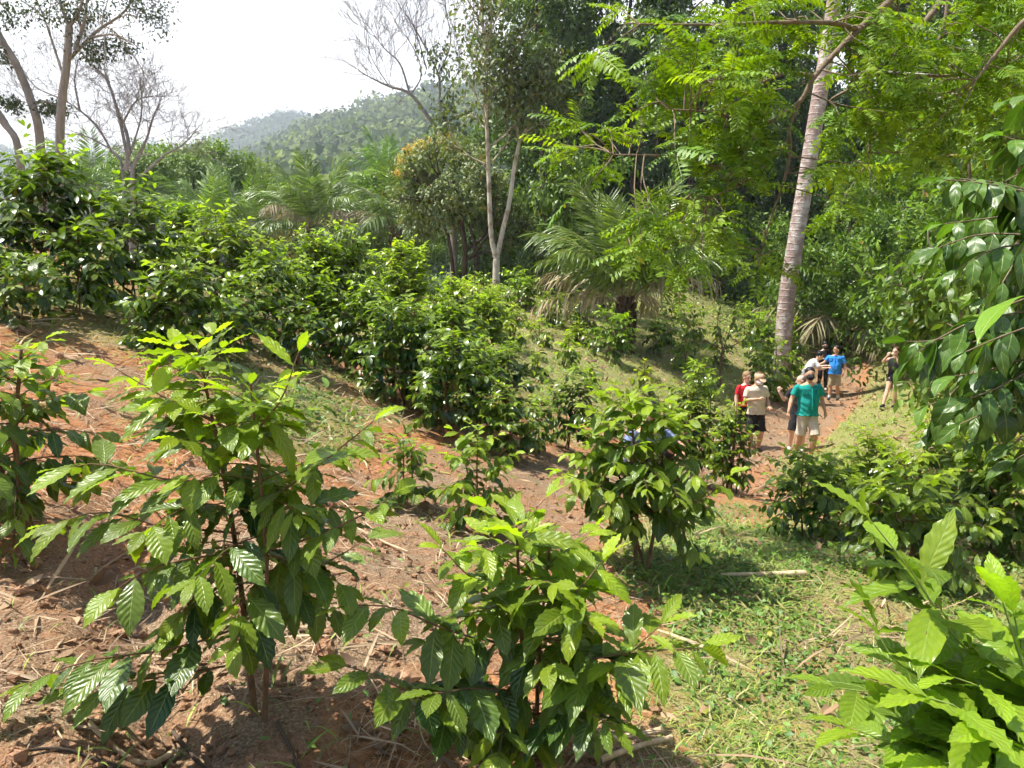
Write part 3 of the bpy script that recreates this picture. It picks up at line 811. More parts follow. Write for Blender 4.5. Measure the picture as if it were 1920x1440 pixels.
# young plants of the open field: thin stem, a few loose sprays
SAP = [
 (958, 652, 566, 46, (1.35, 1.2, .8), 'yellowish sapling in the field, left of the oil palm, the brightest of them'),
 (1012, 648, 590, 40, (1.35, 1.25, .8), 'yellow-green sapling leaning against the brightest field sapling'),
 (1062, 690, 618, 30, (1.25, 1.2, .9), 'sparse yellowish sapling standing alone on the turf in front of the saplings'),
 (1030, 604, 540, 46, (1.1, 1.1, .9), 'sapling on the slope below the pale forked trunk'),
 (965, 560, 495, 44, (1.05, 1.1, .9), 'sapling beside the foot of the pale forked trunk'),
 (1098, 618, 545, 46, (1.05, 1.1, .9), 'sapling in front of the dead fronds of the field oil palm'),
 (1142, 674, 575, 56, (.9, 1, .9), 'thin-stemmed sapling leaning over the oil palm base'),
 (1226, 668, 588, 30, (.65, .75, .75), 'small dark bush just beside the oil palm base'),
 (1206, 742, 668, 34, (1.5, 1.25, .7), 'pale yellow-leaved sapling peeping over the twin-stemmed shrub'),
 (1440, 690, 578, 56, (.95, 1.05, .9), 'bushy sapling at the foot of the ringed palm trunk'),
 (1395, 650, 560, 46, (1.05, 1.1, .9), 'sapling on the shaded turf under the overhanging branch'),
 (1300, 640, 560, 40, (1, 1.05, .9), 'sapling between the oil palm and the overhanging branch tips'),
 (1562, 615, 530, 54, (1, 1.05, .9), 'leafy sapling beside the top of the path'),
 (1640, 600, 545, 34, (.9, 1, .9), 'small sapling at the far end of the path'),
 (1524, 640, 598, 28, (.95, 1.05, .9), 'knee-high bush at the path edge above the people'),
 (1698, 640, 555, 52, (.9, 1, .9), 'bush on the bank beside the far end of the path'),
 (1450, 735, 628, 46, (.9, 1, .9), 'bushy sapling behind the person in the red shirt'),
 (932, 592, 528, 40, (1.1, 1.15, .85), 'sapling in the light just below the pale forked trunk base'),
 (985, 578, 512, 38, (1.0, 1.05, .85), 'sapling between the pale forked trunk and the dead fronds'),
 (1060, 568, 512, 38, (1.1, 1.1, .85), 'sapling under the tips of the dead palm fronds'),
 (1128, 580, 525, 36, (.95, 1.05, .9), 'sapling behind the thin-stemmed sapling by the oil palm'),
 (1085, 650, 598, 30, (1.3, 1.2, .8), 'light sapling between the sparse yellowish one and the oil palm'),
 (1290, 695, 625, 36, (.95, 1.05, .85), 'sapling on the turf between the oil palm and the open young tree'),
 (1345, 680, 610, 36, (1.05, 1.1, .85), 'sapling behind the stem of the open-branched young tree'),
 (1000, 702, 650, 26, (1.2, 1.15, .85), 'small pale sapling at the lower edge of the turf'),
 (1110, 725, 676, 22, (1.1, 1.1, .85), 'tiny sapling alone on the lower turf'),
 (1255, 648, 592, 28, (.95, 1.05, .85), 'sapling just right of the small dark bush'),
 (1478, 712, 592, 44, (1, 1.05, .9), 'bush hiding the foot of the ringed palm trunk beside the path'),
 (1425, 742, 640, 40, (.85, .95, .85), 'dark bush just behind the red shirt, left of the path'),
 (1465, 760, 690, 26, (.95, 1, .9), 'low weed bush on the path edge behind the charcoal T-shirt'),
 (1605, 640, 588, 26, (1, 1.05, .9), 'low bush where the path leaves the clearing'),
 (1320, 745, 665, 36, (.9, 1, .9), 'bush in the shade left of the red shirt'),
 (1262, 600, 545, 40, (1, 1.05, .9), 'sapling behind the field oil palm'),
 (870, 600, 530, 44, (1.2, 1.15, .9), 'light sapling behind the coffee row'),
 (915, 625, 555, 40, (1.15, 1.15, .9), 'light green sapling at the start of the turf'),
 (1005, 545, 505, 36, (1.05, 1.1, .9), 'sapling under the drooping tree at the upper turf edge'),
 (890, 560, 505, 40, (1.15, 1.15, .9), 'sapling left of the pale forked trunk'),
]
def saplings():
    for k, (px, by, ty, hw, tint, label) in enumerate(SAP):
        s = Shrub(300 + k); R = s.R
        Y = Y_for(px, by)
        b = ground(px, Y); top = at(px + R.uniform(-8, 8), ty + 8, Y); r = hw / F * Y
        for j in range(2 if k % 3 else 3):
            tp = top + np.array([R.uniform(-.5, .5) * r, R.uniform(-.4, .4) * r, -R.uniform(.05, .3) * (top[2] - b[2])]) * (j > 0)
            s.stem(b + np.array([R.uniform(-.1, .1), R.uniform(-.1, .1), 0]) * (j > 0), tp, .016, r, .21, low=.22, node=.085, space=.085, rise=(.9, .2), sag=.5, age=(.2, .75), sides=4, skip=.25)
        s.done('sapling', label, b, LOW, 'coffee_far', group='saplings of the open field', color=(*tint, 1), cat='sapling')
    # the open-branched young tree before the people
    s = Shrub(350)
    b = ground(1352, Y_for(1352, 722))
    j1 = at(1356, 655, b[1] +0.0)
    tube(s.wood, smooth_path([b, at(1350, 690, b[1] +0.0), j1], 6), np.linspace(.035, .026, 6), 6)
    for pts in [[(1356, 655, b[1] +0.0), (1390, 640, b[1] -0.2), (1420, 610, b[1] -0.4), (1425, 570, b[1] -0.4)], [(1356, 655, b[1] +0.0), (1325, 640, b[1] +0.0), (1290, 610, b[1] +0.2), (1270, 590, b[1] +0.2)],
                [(1356, 655, b[1] +0.0), (1345, 610, b[1] +0.0), (1355, 560, b[1] +0.2)], [(1356, 655, b[1] +0.0), (1375, 600, b[1] +0.2), (1390, 560, b[1] +0.4)], [(1325, 640, b[1] +0.0), (1300, 640, b[1] -0.4), (1275, 635, b[1] -0.5)],
                [(1390, 640, b[1] -0.2), (1430, 640, b[1] -0.5), (1450, 625, b[1] -0.6)]]:
        s.branch(px_path(pts, 7), .018, .27, .17, start=.3, agebase=.6, droop=.9)
    s.done('young_tree', 'open-branched young tree with drooping broad leaves, left of the red shirt', b, LOW, 'coffee_far', cat='tree')
saplings()
# ------------------------------------------------------------------ trees
class Tree:
    def __init__(s, seed):
        s.R = np.random.default_rng(seed); s.w = MB(); s.anch = []; s.adir = []
    def limb(s, pts, r0, r1, sides=8, n=None, wob=0.):
        n = n or max(5, len(pts) * 4)
        P = smooth_path(pts, n)
        if wob:
            P[1:-1] += s.R.normal(size=(n - 2, 3)) * wob
        tube(s.w, P, np.linspace(r0, r1, n), sides)
        return P
    def grow(s, p, d, L, r, lev, nch=3, spread=.6, up=.15, ratio=.65, wig=.25, leafy=True, start=.35, minr=.008):
        R = s.R; d = unit(d); n = 5
        pts = [np.asarray(p, float)]
        for k in range(n):
            d = unit(d + R.normal(size=3) * wig * .5 + np.array([0, 0, up * .4]))
            pts.append(pts[-1] + d * L / n)
        pts = np.array(pts)
        tube(s.w, pts, np.linspace(r, max(r * .45, minr * .6), n + 1), 6 if r > .06 else (4 if r > .02 else 3), cap=False)
        if lev <= 0:
            if leafy:
                for k in range(2, n + 1): s.anch.append(pts[k]); s.adir.append(d)
            return
        m = max(1, int(round(nch + R.normal() * .5)))
        for c in range(m):
            t = start + (1 - start) * (c + R.uniform(.3, .9)) / m
            x = min(t, .999) * n; i = int(x); q = pts[i] * (1 - (x - i)) + pts[i + 1] * (x - i)
            t0 = unit(pts[i + 1] - pts[i]); sd = unit(np.cross(t0, R.normal(size=3)))
            a = spread * R.uniform(.7, 1.3)
            s.grow(q, t0 * math.cos(a) + sd * math.sin(a), L * ratio * R.uniform(.75, 1.2), max(r * .55, minr), lev - 1, nch, spread, up, ratio, wig, leafy, start, minr)
        s.grow(pts[-1], d, L * ratio, max(r * .45, minr), lev - 1, nch, spread, up, ratio, wig, leafy, start, minr)
    def clump(s, center, rad, n):
        """extra leaf anchors inside an ellipsoid"""
        R = s.R
        v = unit(R.normal(size=(n, 3))) * (R.random((n, 1)) ** .45)
        c = np.asarray(center) + v * np.asarray(rad)
        for q, dd in zip(c, v): s.anch.append(q); s.adir.append(dd)
    def leaves(s, n, size, tpls, scat=.4, age=(.1, .9), droop=.5, center=None, keep=None):
        R = s.R; A = np.array(s.anch); Dr = np.array(s.adir)
        ix = R.integers(0, len(A), n)
        P = A[ix] + R.normal(size=(n, 3)) * scat
        c = A.mean(0) if center is None else np.asarray(center)
        out = unit(P - c)
        D = unit(out * .5 + Dr[ix] * .3 + R.normal(size=(n, 3)) * .7 - np.array([0, 0, droop]))
        N = np.array([0, 0, 1.]) * .8 + out * .4 + R.normal(size=(n, 3)) * .4
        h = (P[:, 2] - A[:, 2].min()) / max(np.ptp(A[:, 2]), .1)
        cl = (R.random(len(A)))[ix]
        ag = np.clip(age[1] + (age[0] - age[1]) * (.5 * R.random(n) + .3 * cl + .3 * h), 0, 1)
        mb = MB(); put_leaves(mb, tpls, P, D, N, size * R.uniform(.6, 1.25, n), ag, R)
        return mb

def finish(t, name, label, loc, bark, mb=None, mat=None, group=None, cat='tree', crown='crown', tint=None):
    root = thing(name, label, cat, loc, group)
    t.w.build('trunk', M[bark], root, loc)
    if mb is not None:
        o = mb.build(crown, M[mat], root, loc)
        if tint: o.color = (*tint, 1)
    return root

def gp(px, Y): return ground(px, Y)

def left_trees():
    # tall legume tree with three grey trunks is really a pair of trees: the straight one ...
    Y = 17.
    t = Tree(1); b = gp(112, Y)
    f = at(125, 120, Y); f1 = at(130, 50, Y)
    t.limb([b, at(112, 280, Y), at(116, 190, Y), f, f1], .10, .075, 10)
    subs = [[f1, at(112, 0, Y), at(100, -90, Y)], [f1, at(152, 10, Y), at(170, -80, Y)], [at(126, 115, Y), at(180, 60, Y), at(230, 25, Y), at(260, -20, Y)],
            [at(140, 95, Y), at(160, 30, Y), at(165, -60, Y)], [at(118, 140, Y), at(85, 40, Y + .5), at(60, -20, Y + .5)], [at(170, 70, Y), at(215, 65, Y - .5), at(250, 85, Y - .8)]]
    for k, q in enumerate(subs):
        P = t.limb(q, .045 if k < 4 else .028, .014, 6)
        for j in range(3, len(P), 3): t.grow(P[j], unit(P[-1] - P[0]) + t.R.normal(size=3) * .6, .9, .02, 1, 2, .8, 0, .6)
    t.anch = []; t.adir = []
    for c, r, n in [((40, 25), (.8, .8, .28), 40), ((160, 15), (1.0, 1, .25), 60), ((285, 12), (.5, .6, .35), 40), ((300, 42), (.25, .3, .3), 20), ((170, 85), (.5, .6, .22), 30), ((235, 85), (.35, .4, .16), 26),
                    ((110, 25), (.5, .6, .25), 26), ((250, 5), (.5, .6, .25), 26), ((185, 110), (.25, .3, .12), 12), ((15, 30), (.3, .5, .25), 16), ((130, -130), (2.6, 1.8, .9), 160), ((265, -60), (1., .8, .5), 50)]:
        t.clump(at(*c, Y), r, n)
    finish(t, 'legume_tree', 'tall straight grey-trunked tree with flat dark leaf layers against the sky', b, 'grey_bark', t.leaves(6000, .085, TINY, .10, (.1, .9), .15), 'legume')
    # ... and the two leaning ones at the edge
    t = Tree(2); b = gp(85, Y + 1)
    t.limb([b, at(76, 275, Y + 1), at(60, 195, Y + 1), at(30, 120, Y + 1), at(0, 70, Y + 1), at(-40, -20, Y + 1), at(-80, -120, Y + 1)], .105, .065, 10)
    P = t.limb([at(60, 195, Y + 1), at(85, 190, Y + 1), at(125, 205, Y + .5)], .05, .02, 5)
    t.clump(at(20, 195, Y + 1), (.4, .4, .12), 24); t.clump(at(100, 203, Y + 1), (.45, .4, .12), 26); t.clump(at(5, 105, Y + 1), (.2, .3, .2), 12); t.clump(at(-60, -110, Y + 1), (1.6, 1.4, .7), 60)
    finish(t, 'legume_tree', 'grey tree trunk leaning outward with a thin leafy side branch', b, 'grey_bark', t.leaves(2400, .09, TINY, .08, (.1, .9), .1), 'legume')
    t = Tree(3); b = gp(52, Y + .3)
    t.limb([b, at(36, 290, Y + .3), at(12, 235, Y + .3), at(-20, 180, Y + .3), at(-60, 60, Y + .3), at(-90, -60, Y + .3)], .085, .05, 9)
    t.limb([at(14, 240, Y + .3), at(-10, 215, Y + .3), at(-60, 190, Y + .3)], .07, .03, 5)
    t.clump(at(-80, -40, Y + .3), (1.2, 1.2, .6), 60); t.clump(at(-55, 190, Y + .3), (.4, .4, .15), 12)
    finish(t, 'legume_tree', 'slim grey trunk leaning steeply away at the very edge of the ridge', b, 'grey_bark', t.leaves(1600, .09, TINY, .1, (.1, .9), .1), 'legume')
    # leafless purple-grey tree
    Y = 30.
    t = Tree(4); b = gp(240, Y)
    limbs = [([b, at(248, 340, Y), at(243, 315, Y), at(222, 215, Y), at(200, 150, Y), at(165, 115, Y), at(140, 80, Y)], .10, .025),
             ([b + np.array([-.2, 0, 0]), at(232, 345, Y), at(207, 280, Y), at(175, 230, Y), at(125, 190, Y), at(70, 165, Y), at(30, 120, Y)], .085, .02),
             ([at(236, 320, Y), at(240, 260, Y), at(215, 190, Y + 1), at(195, 130, Y + 1)], .10, .03),
             ([at(247, 320, Y), at(275, 260, Y), at(285, 225, Y), at(300, 190, Y)], .09, .02), ([at(205, 278, Y), at(160, 255, Y), at(120, 252, Y)], .05, .02),
             ([at(265, 330, Y - .5), at(310, 290, Y - .5), at(345, 270, Y - .5), at(375, 235, Y - .5)], .07, .02), ([at(228, 235, Y), at(255, 190, Y), at(290, 180, Y)], .06, .02),
             ([at(240, 300, Y), at(265, 215, Y), at(262, 140, Y)], .06, .02), ([at(150, 210, Y), at(140, 150, Y), at(150, 100, Y)], .06, .02), ([at(125, 190, Y), at(80, 200, Y), at(40, 190, Y)], .05, .015)]
    for q, r0, r1 in limbs:
        P = t.limb(q, r0 * (.75 if r0 < .1 else 1), r1 * .7, 7)
        n = len(P)
        for j in range(int(n * .35), n, 1):
            d = unit(P[min(j + 1, n - 1)] - P[j - 1]); 
            for _ in range(2):
                t.grow(P[j], d * .6 + t.R.normal(size=3) * np.array([.8, .5, .6]) + np.array([0, 0, .25]), t.R.uniform(.6, 1.3), .013, 2, 3, .6, .12, .62, .4, False, .3, .0065)
    finish(t, 'bare_tree', 'leafless purple-grey tree with a fan of fine twigs above the coffee ridge', b, 'bare_bark')

def make_tree(seed, base, top, spread, nl, size, mat, bark, name, label, crown_low=.35, r=.25, age=(.1, .9), tint=None, group=None, scat=.5, nb=7, lev=2, lean=0., tpls=None, droop=.5, clumps=None, oval=1.0):
    """a generic broadleaf tree: wobbling trunk, side limbs from crown_low upward, leaf clumps at the limb ends"""
    t = Tree(seed); R = t.R
    base = np.asarray(base, float); top = np.asarray(top, float); H = np.linalg.norm(top - base)
    P = t.limb([base, base * .65 + top * .35 + R.normal(size=3) * .02 * H, base * .3 + top * .7 + R.normal(size=3) * .03 * H, top], r, r * .25, 8, 14)
    for k in range(nb):
        f = crown_low + (1 - crown_low) * (k + R.uniform(0, .6)) / nb
        x = f * 13; i = min(int(x), 12); p = P[i] * (1 - (x - i)) + P[i + 1] * (x - i)
        a = k * 2.4 + R.uniform(-.4, .4); g = (f - crown_low) / (1 - crown_low)
        L = spread * (.55 + .75 * math.sin(math.pi * min(1, .18 + .75 * g) ** oval)) * R.uniform(.6, .95)
        t.grow(p, np.array([math.cos(a), math.sin(a), .25 + .7 * g]), L * .62, r * .35 * (1 - .5 * g), lev, 3, .65, .1, .6)
    if not t.anch: t.anch = [top]; t.adir = [np.array([0, 0, 1.])]
    if clumps:
        for c, rr, n in clumps: t.clump(c, rr, n)
    return finish(t, name, label, base, bark, t.leaves(nl, size, tpls or TINY, scat, age, droop), mat, group, tint=tint)

def mid_trees():
    # pale tree forking near the ground: two slender stems
    Y = 28.
    t = Tree(20); b = gp(930, Y)
    k0 = at(931, 487, Y)
    t.limb([b, k0], .15, .13, 10)
    P1 = t.limb([k0, at(921, 440, Y), at(917, 350, Y), at(913, 230, Y), at(912, 120, Y), at(905, 40, Y), at(900, -60, Y)], .105, .045, 8, 24)
    P2 = t.limb([k0, at(943, 430, Y), at(955, 380, Y), at(965, 310, Y), at(973, 270, Y)], .10, .07, 8, 16)
    s1 = t.limb([at(973, 270, Y), at(969, 230, Y), at(962, 190, Y), at(950, 160, Y)], .06, .02, 6)
    s2 = t.limb([at(973, 268, Y), at(990, 235, Y), at(1015, 200, Y), at(1030, 150, Y)], .055, .02, 6)
    s3 = t.limb([at(982, 250, Y), at(1005, 235, Y), at(1035, 223, Y)], .05, .02, 5)
    s4 = t.limb([at(975, 215, Y), at(1000, 190, Y), at(1010, 165, Y)], .04, .02, 5)
    for P in (s1, s2, s3, s4):
        for j in range(4, len(P), 1): t.grow(P[j], unit(P[-1] - P[0]) + t.R.normal(size=3) * .5, .8, .02, 1, 2, .6, .1, .6)
    for j in range(9, 24):
        for _ in range(2):
            a = t.R.uniform(0, 6.28); t.grow(P1[j], np.array([math.cos(a), math.sin(a) * .7, .7]), t.R.uniform(1.0, 2.0), .035, 1, 3, .6, .1, .6)
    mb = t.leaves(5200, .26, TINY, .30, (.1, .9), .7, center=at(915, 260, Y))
    finish(t, 'pale_forked_tree', 'slender pale-barked tree forking low into two stems, thin brownish-green crown', b, 'pale_bark', mb, 'dusty')
    # leafless top behind the round tree
    Y = 36.
    t = Tree(21); b = gp(850, Y)
    t.limb([b, at(850, 380, Y), at(835, 270, Y)], .2, .15, 8)
    for q, r0, r1 in [([at(835, 270, Y), at(800, 215, Y), at(768, 175, Y), at(730, 162, Y), at(700, 148, Y), at(672, 133, Y)], .17, .03), ([at(768, 175, Y), at(750, 120, Y), at(720, 90, Y), at(695, 55, Y)], .09, .02),
                      ([at(835, 270, Y), at(825, 200, Y), at(822, 140, Y), at(790, 75, Y), at(755, 15, Y)], .13, .03), ([at(800, 130, Y), at(780, 60, Y), at(752, -20, Y)], .06, .02),
                      ([at(822, 140, Y), at(845, 80, Y), at(835, 10, Y), at(840, -50, Y)], .07, .02), ([at(770, 178, Y), at(790, 140, Y), at(775, 90, Y), at(740, 40, Y)], .07, .02),
                      ([at(730, 162, Y), at(700, 115, Y), at(685, 75, Y)], .05, .015), ([at(822, 200, Y), at(860, 130, Y), at(855, 60, Y)], .06, .02)]:
        P = t.limb(q, r0 * .62, r1 * .6, 6)
        for j in range(int(len(P) * .4), len(P)):
            t.grow(P[j], unit(P[-1] - P[0]) * .8 + t.R.normal(size=3) * .5 + np.array([0, 0, .3]), t.R.uniform(1.0, 1.9), .018, 2, 3, .5, .15, .6, .35, False, .3, .009)
    t.clump(at(830, 110, Y), (.9, 1, .8), 24); t.clump(at(880, 130, Y), (1, 1, .8), 20); t.clump(at(838, 215, Y), (.5, .6, 1.2), 22); t.clump(at(845, 250, Y), (.5, .6, .8), 18)
    finish(t, 'half_bare_tree', 'half leafless tree whose bare limbs reach out over the distant hill', b, 'bare_bark', t.leaves(900, .28, TINY, .3, (.2, .9), .8), 'dusty')
    # round-crowned tree with yellow blossom on its shoulder
    Y = 33.
    t = Tree(22); b = gp(868, Y)
    P = t.limb([b, at(872, 470, Y), at(862, 400, Y), at(850, 340, Y)], .14, .07, 8)
    t.limb([b + np.array([.5, .3, 0]), at(893, 480, Y), at(880, 420, Y)], .12, .07, 6)
    t.limb([b + np.array([-.3, .3, 0]), at(846, 480, Y), at(835, 430, Y), at(800, 390, Y)], .10, .05, 6)
    for k in range(9):
        a = k * .7; t.grow(P[4 + k % 8], np.array([math.cos(a), math.sin(a), .6]), 2., .08, 2, 3, .6, .1, .6)
    Rr = t.R
    cl = []
    for k in range(90):
        v = unit(Rr.normal(size=3))
        if v[2] < -.55: continue
        cl.append((at(852, 378, Y) + v * np.array([2.45, 2.2, 2.5]) * Rr.uniform(.7, 1.05), (.55, .55, .38), 14))
    for c in cl: t.clump(*c)
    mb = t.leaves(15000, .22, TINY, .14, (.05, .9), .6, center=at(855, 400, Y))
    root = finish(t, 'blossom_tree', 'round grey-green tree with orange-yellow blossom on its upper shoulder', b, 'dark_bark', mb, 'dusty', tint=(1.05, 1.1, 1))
    t2 = Tree(23)
    for px, py, n in [(752, 300, 26), (768, 282, 30), (785, 272, 34), (805, 268, 34), (825, 266, 26), (748, 322, 18), (795, 280, 20), (770, 296, 20), (845, 268, 10)]:
        t2.clump(at(px, py, Y - .3), (.28, .5, .2), n)
    t2.leaves(1000, .13, TINY, .07, (0, 1), .3).build('blossom', M['yellow'], root, b)
    # drooping lighter tree in front of the dark wood
    Y = 31.
    b = gp(1120, Y + 1)
    t = Tree(24)
    P = t.limb([b, at(1110, 430, Y), at(1090, 360, Y)], .16, .07, 7)
    for q in [[at(1090, 360, Y), at(1060, 330, Y), at(1015, 350, Y), at(1000, 385, Y)], [at(1095, 370, Y), at(1120, 320, Y), at(1150, 300, Y)], [at(1100, 400, Y), at(1050, 390, Y), at(1030, 410, Y)], [at(1095, 380, Y), at(1060, 290, Y), at(1090, 290, Y)]]:
        P = t.limb(q, .06, .02, 5)
        for p in P[3:]: t.grow(p, np.array([t.R.normal(), t.R.normal(), -.1]), .8, .015, 1, 2, .7, -.1, .6)
    t.clump(at(1060, 345, Y), (1.2, 1.2, .7), 90); t.clump(at(1110, 310, Y), (1., 1.2, .6), 60); t.clump(at(1025, 370, Y), (.5, .8, .5), 40); t.clump(at(1090, 395, Y), (.8, 1, .4), 40)
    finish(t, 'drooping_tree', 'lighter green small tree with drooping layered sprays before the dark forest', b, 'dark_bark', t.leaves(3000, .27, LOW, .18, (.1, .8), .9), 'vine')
    # valley trees
    V = [((362, 330), 52, 246, 5.4, 9000, .28, 'feather', (1.35, 1.3, 1.05), 'wide round-topped feathery tree rising behind the coffee ridge'),
         ((455, 345), 58, 290, 4.4, 4500, .28, 'feather', (1.4, 1.3, 1), 'feathery tree adjoining the wide round-topped one'),
         ((290, 340), 60, 275, 3.6, 2200, .3, 'feather', (1.1, 1.05, 1), 'paler feathery tree seen through the bare branches'),
         ((175, 300), 75, 283, 5., 1800, .4, 'legume', (1.6, 1.6, 1.4), 'flat-topped dark tree behind the straight grey trunk'),
         ((30, 300), 85, 285, 6., 1800, .4, 'hill', (1, 1, 1), 'hazy tree at the edge behind the leaning trunks'),
         ((540, 385), 75, 330, 5., 2000, .4, 'hill', (1.9, 1.6, 1.1), 'olive tree in the valley left of the big oil palm'),
         ((500, 380), 95, 325, 6., 2000, .45, 'hill', (1.7, 1.6, 1.3), 'valley tree just under the blue hill'),
         ((665, 410), 70, 372, 5., 2200, .4, 'feather', (2.3, 1.7, .9), 'yellowish spreading tree right of the big oil palm'),
         ((720, 400), 80, 362, 5., 2000, .4, 'feather', (2.1, 1.6, .9), 'yellow-olive tree in the valley beside the blossom tree'),
         ((545, 420), 55, 395, 3.4, 1600, .3, 'dusty', (2.2, 1.5, .8), 'low ochre bush between the oil palms'),
         ((725, 350), 48, 300, 2.6, 1500, .3, 'forest', (1.3, 1.4, 1.1), 'green tree peeking out left of the blossom tree'),
         ((620, 350), 120, 325, 7., 1800, .5, 'hill', (1.8, 1.6, 1.2), 'far valley tree behind the crown of the big oil palm'),
         ((690, 345), 140, 335, 8., 1800, .55, 'hill', (1.4, 1.5, 1.2), 'dark far valley tree at the foot of the hill'),
         ((610, 430), 50, 405, 3.0, 1500, .3, 'feather', (1.3, 1.2, .9), 'light shrubby tree just behind the tallest coffee shrub'),
         ((760, 440), 44, 420, 2.6, 1500, .25, 'feather', (1.2, 1.15, .9), 'shrubby tree under the drooping palm fronds'),
         ((430, 430), 60, 400, 4., 1600, .3, 'feather', (1.1, 1.1, .95), 'shrubby tree behind the yellow-green ridge shrub'),
         ((150, 330), 62, 315, 4.2, 1600, .3, 'feather', (1.1, 1.1, 1), 'pale tree beyond the ridge under the leafless tree')]
    for k, ((px, py), Y, ty, sp, n, sz, mat, tint, label) in enumerate(V):
        R = np.random.default_rng(400 + k)
        b = gp(px, Y); top = at(px, ty + 10, Y)
        if top[2] < b[2] + 2: b[2] = b[2]
        cen = (top + np.array([0, 0, -sp * .45]))
        cl = []
        for j in range(34):
            v = unit(R.normal(size=3)); v[2] = abs(v[2]) - .3
            cl.append((cen + v * np.array([sp, sp, sp * .5]) * R.uniform(.6, 1.), (sp * .2, sp * .2, sp * .09), 12))
        make_tree(400 + k, b, cen + np.array([0, 0, sp * .2]), sp * .7, n * 2, sz, mat, 'dark_bark', 'valley_tree', label, .5, .25, (.1, .9), tint, 'trees in the valley', sp * .05, 5, 1, clumps=cl, droop=.3)

def forest():
    R = np.random.default_rng(8)
    # (column, distance, row of top, spread m, leaves, lower crown fraction, tint, label)
    T = [(1010, 40, -40, 3.6, 7000, .45, (.95, 1, .9), 'tall tree with an open leafy top next to the pale forked tree'),
         (1090, 44, -90, 4.2, 9000, .40, (.9, 1, .95), 'tall dark forest tree left of the gap-toothed canopy'),
         (1180, 42, -140, 4.6, 10000, .35, (.75, .85, .8), 'tall dark forest tree above the field oil palm'),
         (1290, 40, -160, 4.6, 10000, .32, (.8, .9, .85), 'tall forest tree behind the overhanging branch'),
         (1390, 44, -180, 4.6, 9000, .30, (.75, .85, .8), 'tall forest tree just left of the ringed palm trunk'),
         (1500, 46, -160, 4.6, 8000, .35, (.75, .85, .8), 'tall forest tree behind the ringed palm trunk'),
         (1610, 44, -150, 4.6, 8000, .25, (.85, .95, .85), 'tall forest tree on the bank right of the ringed palm'),
         (1720, 40, -160, 4.6, 9000, .2, (.95, 1, .9), 'vine-hung forest tree high on the bank'),
         (1840, 36, -140, 4.6, 9000, .2, (1, 1.05, .9), 'forest tree at the right end of the bank'),
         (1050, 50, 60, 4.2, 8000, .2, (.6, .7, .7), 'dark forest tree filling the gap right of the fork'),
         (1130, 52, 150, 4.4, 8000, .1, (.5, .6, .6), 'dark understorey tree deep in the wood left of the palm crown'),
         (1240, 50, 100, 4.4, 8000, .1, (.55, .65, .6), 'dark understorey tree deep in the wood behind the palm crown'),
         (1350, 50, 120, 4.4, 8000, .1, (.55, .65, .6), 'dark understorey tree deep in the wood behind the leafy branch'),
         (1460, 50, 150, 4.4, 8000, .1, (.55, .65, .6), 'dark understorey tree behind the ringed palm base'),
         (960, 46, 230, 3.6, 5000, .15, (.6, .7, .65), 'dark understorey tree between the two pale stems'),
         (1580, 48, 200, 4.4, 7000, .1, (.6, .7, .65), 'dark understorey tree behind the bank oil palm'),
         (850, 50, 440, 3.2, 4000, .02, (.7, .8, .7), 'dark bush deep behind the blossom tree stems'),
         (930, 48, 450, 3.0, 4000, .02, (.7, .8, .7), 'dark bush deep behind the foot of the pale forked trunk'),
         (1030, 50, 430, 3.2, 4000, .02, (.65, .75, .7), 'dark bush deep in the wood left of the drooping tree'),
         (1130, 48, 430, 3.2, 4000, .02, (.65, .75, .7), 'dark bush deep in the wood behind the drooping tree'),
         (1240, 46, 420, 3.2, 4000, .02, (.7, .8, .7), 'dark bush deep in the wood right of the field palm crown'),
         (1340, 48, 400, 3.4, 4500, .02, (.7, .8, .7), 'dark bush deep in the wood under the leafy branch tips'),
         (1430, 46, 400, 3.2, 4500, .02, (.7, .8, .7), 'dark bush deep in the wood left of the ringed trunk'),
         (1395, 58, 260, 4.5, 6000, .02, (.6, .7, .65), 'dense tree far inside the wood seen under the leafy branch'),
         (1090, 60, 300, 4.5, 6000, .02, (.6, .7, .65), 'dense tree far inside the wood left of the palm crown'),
         (780, 52, 450, 2.6, 3000, .02, (1, 1.05, .8), 'bush at the valley edge left of the blossom tree'),
         (1000, 36, 400, 2.2, 2600, .1, (.65, .75, .7), 'dark bush at the wood edge right of the pale stems'),
         (1085, 37, 440, 2.0, 2400, .1, (.7, .8, .75), 'dark bush at the wood edge behind the dead fronds'),
         (900, 38, 420, 2.2, 2600, .1, (.6, .7, .65), 'dark bush at the foot of the blossom tree'),
         (1330, 38, 420, 2.4, 2600, .1, (.8, .9, .8), 'leafy bush behind the field palm at the wood edge'),
         (1420, 36, 440, 2.0, 2400, .1, (.9, 1, .85), 'leafy bush left of the ringed palm at the wood edge')]
    for k, (px, Y, ty, sp, n, low, tint, label) in enumerate(T):
        b = gp(px, Y); top = at(px + R.uniform(-20, 20), ty, Y)
        bush = ty > 380
        cl = []
        H = top[2] - b[2]
        for j in range(44 if not bush else 16):
            f = R.uniform(low, 1.02); a = R.uniform(0, 6.28); rr = sp * R.uniform(.4, 1.) * (1.05 - .35 * f)
            c = b + np.array([math.cos(a) * rr, math.sin(a) * rr, f * H])
            cl.append((c, (sp * .24, sp * .24, sp * .13), 10))
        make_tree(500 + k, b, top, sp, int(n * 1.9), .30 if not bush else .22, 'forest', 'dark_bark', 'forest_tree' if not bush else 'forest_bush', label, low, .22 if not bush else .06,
                  (.15, .95), tint, 'trees of the forest edge', .22, 9, 2, clumps=cl, droop=.6)

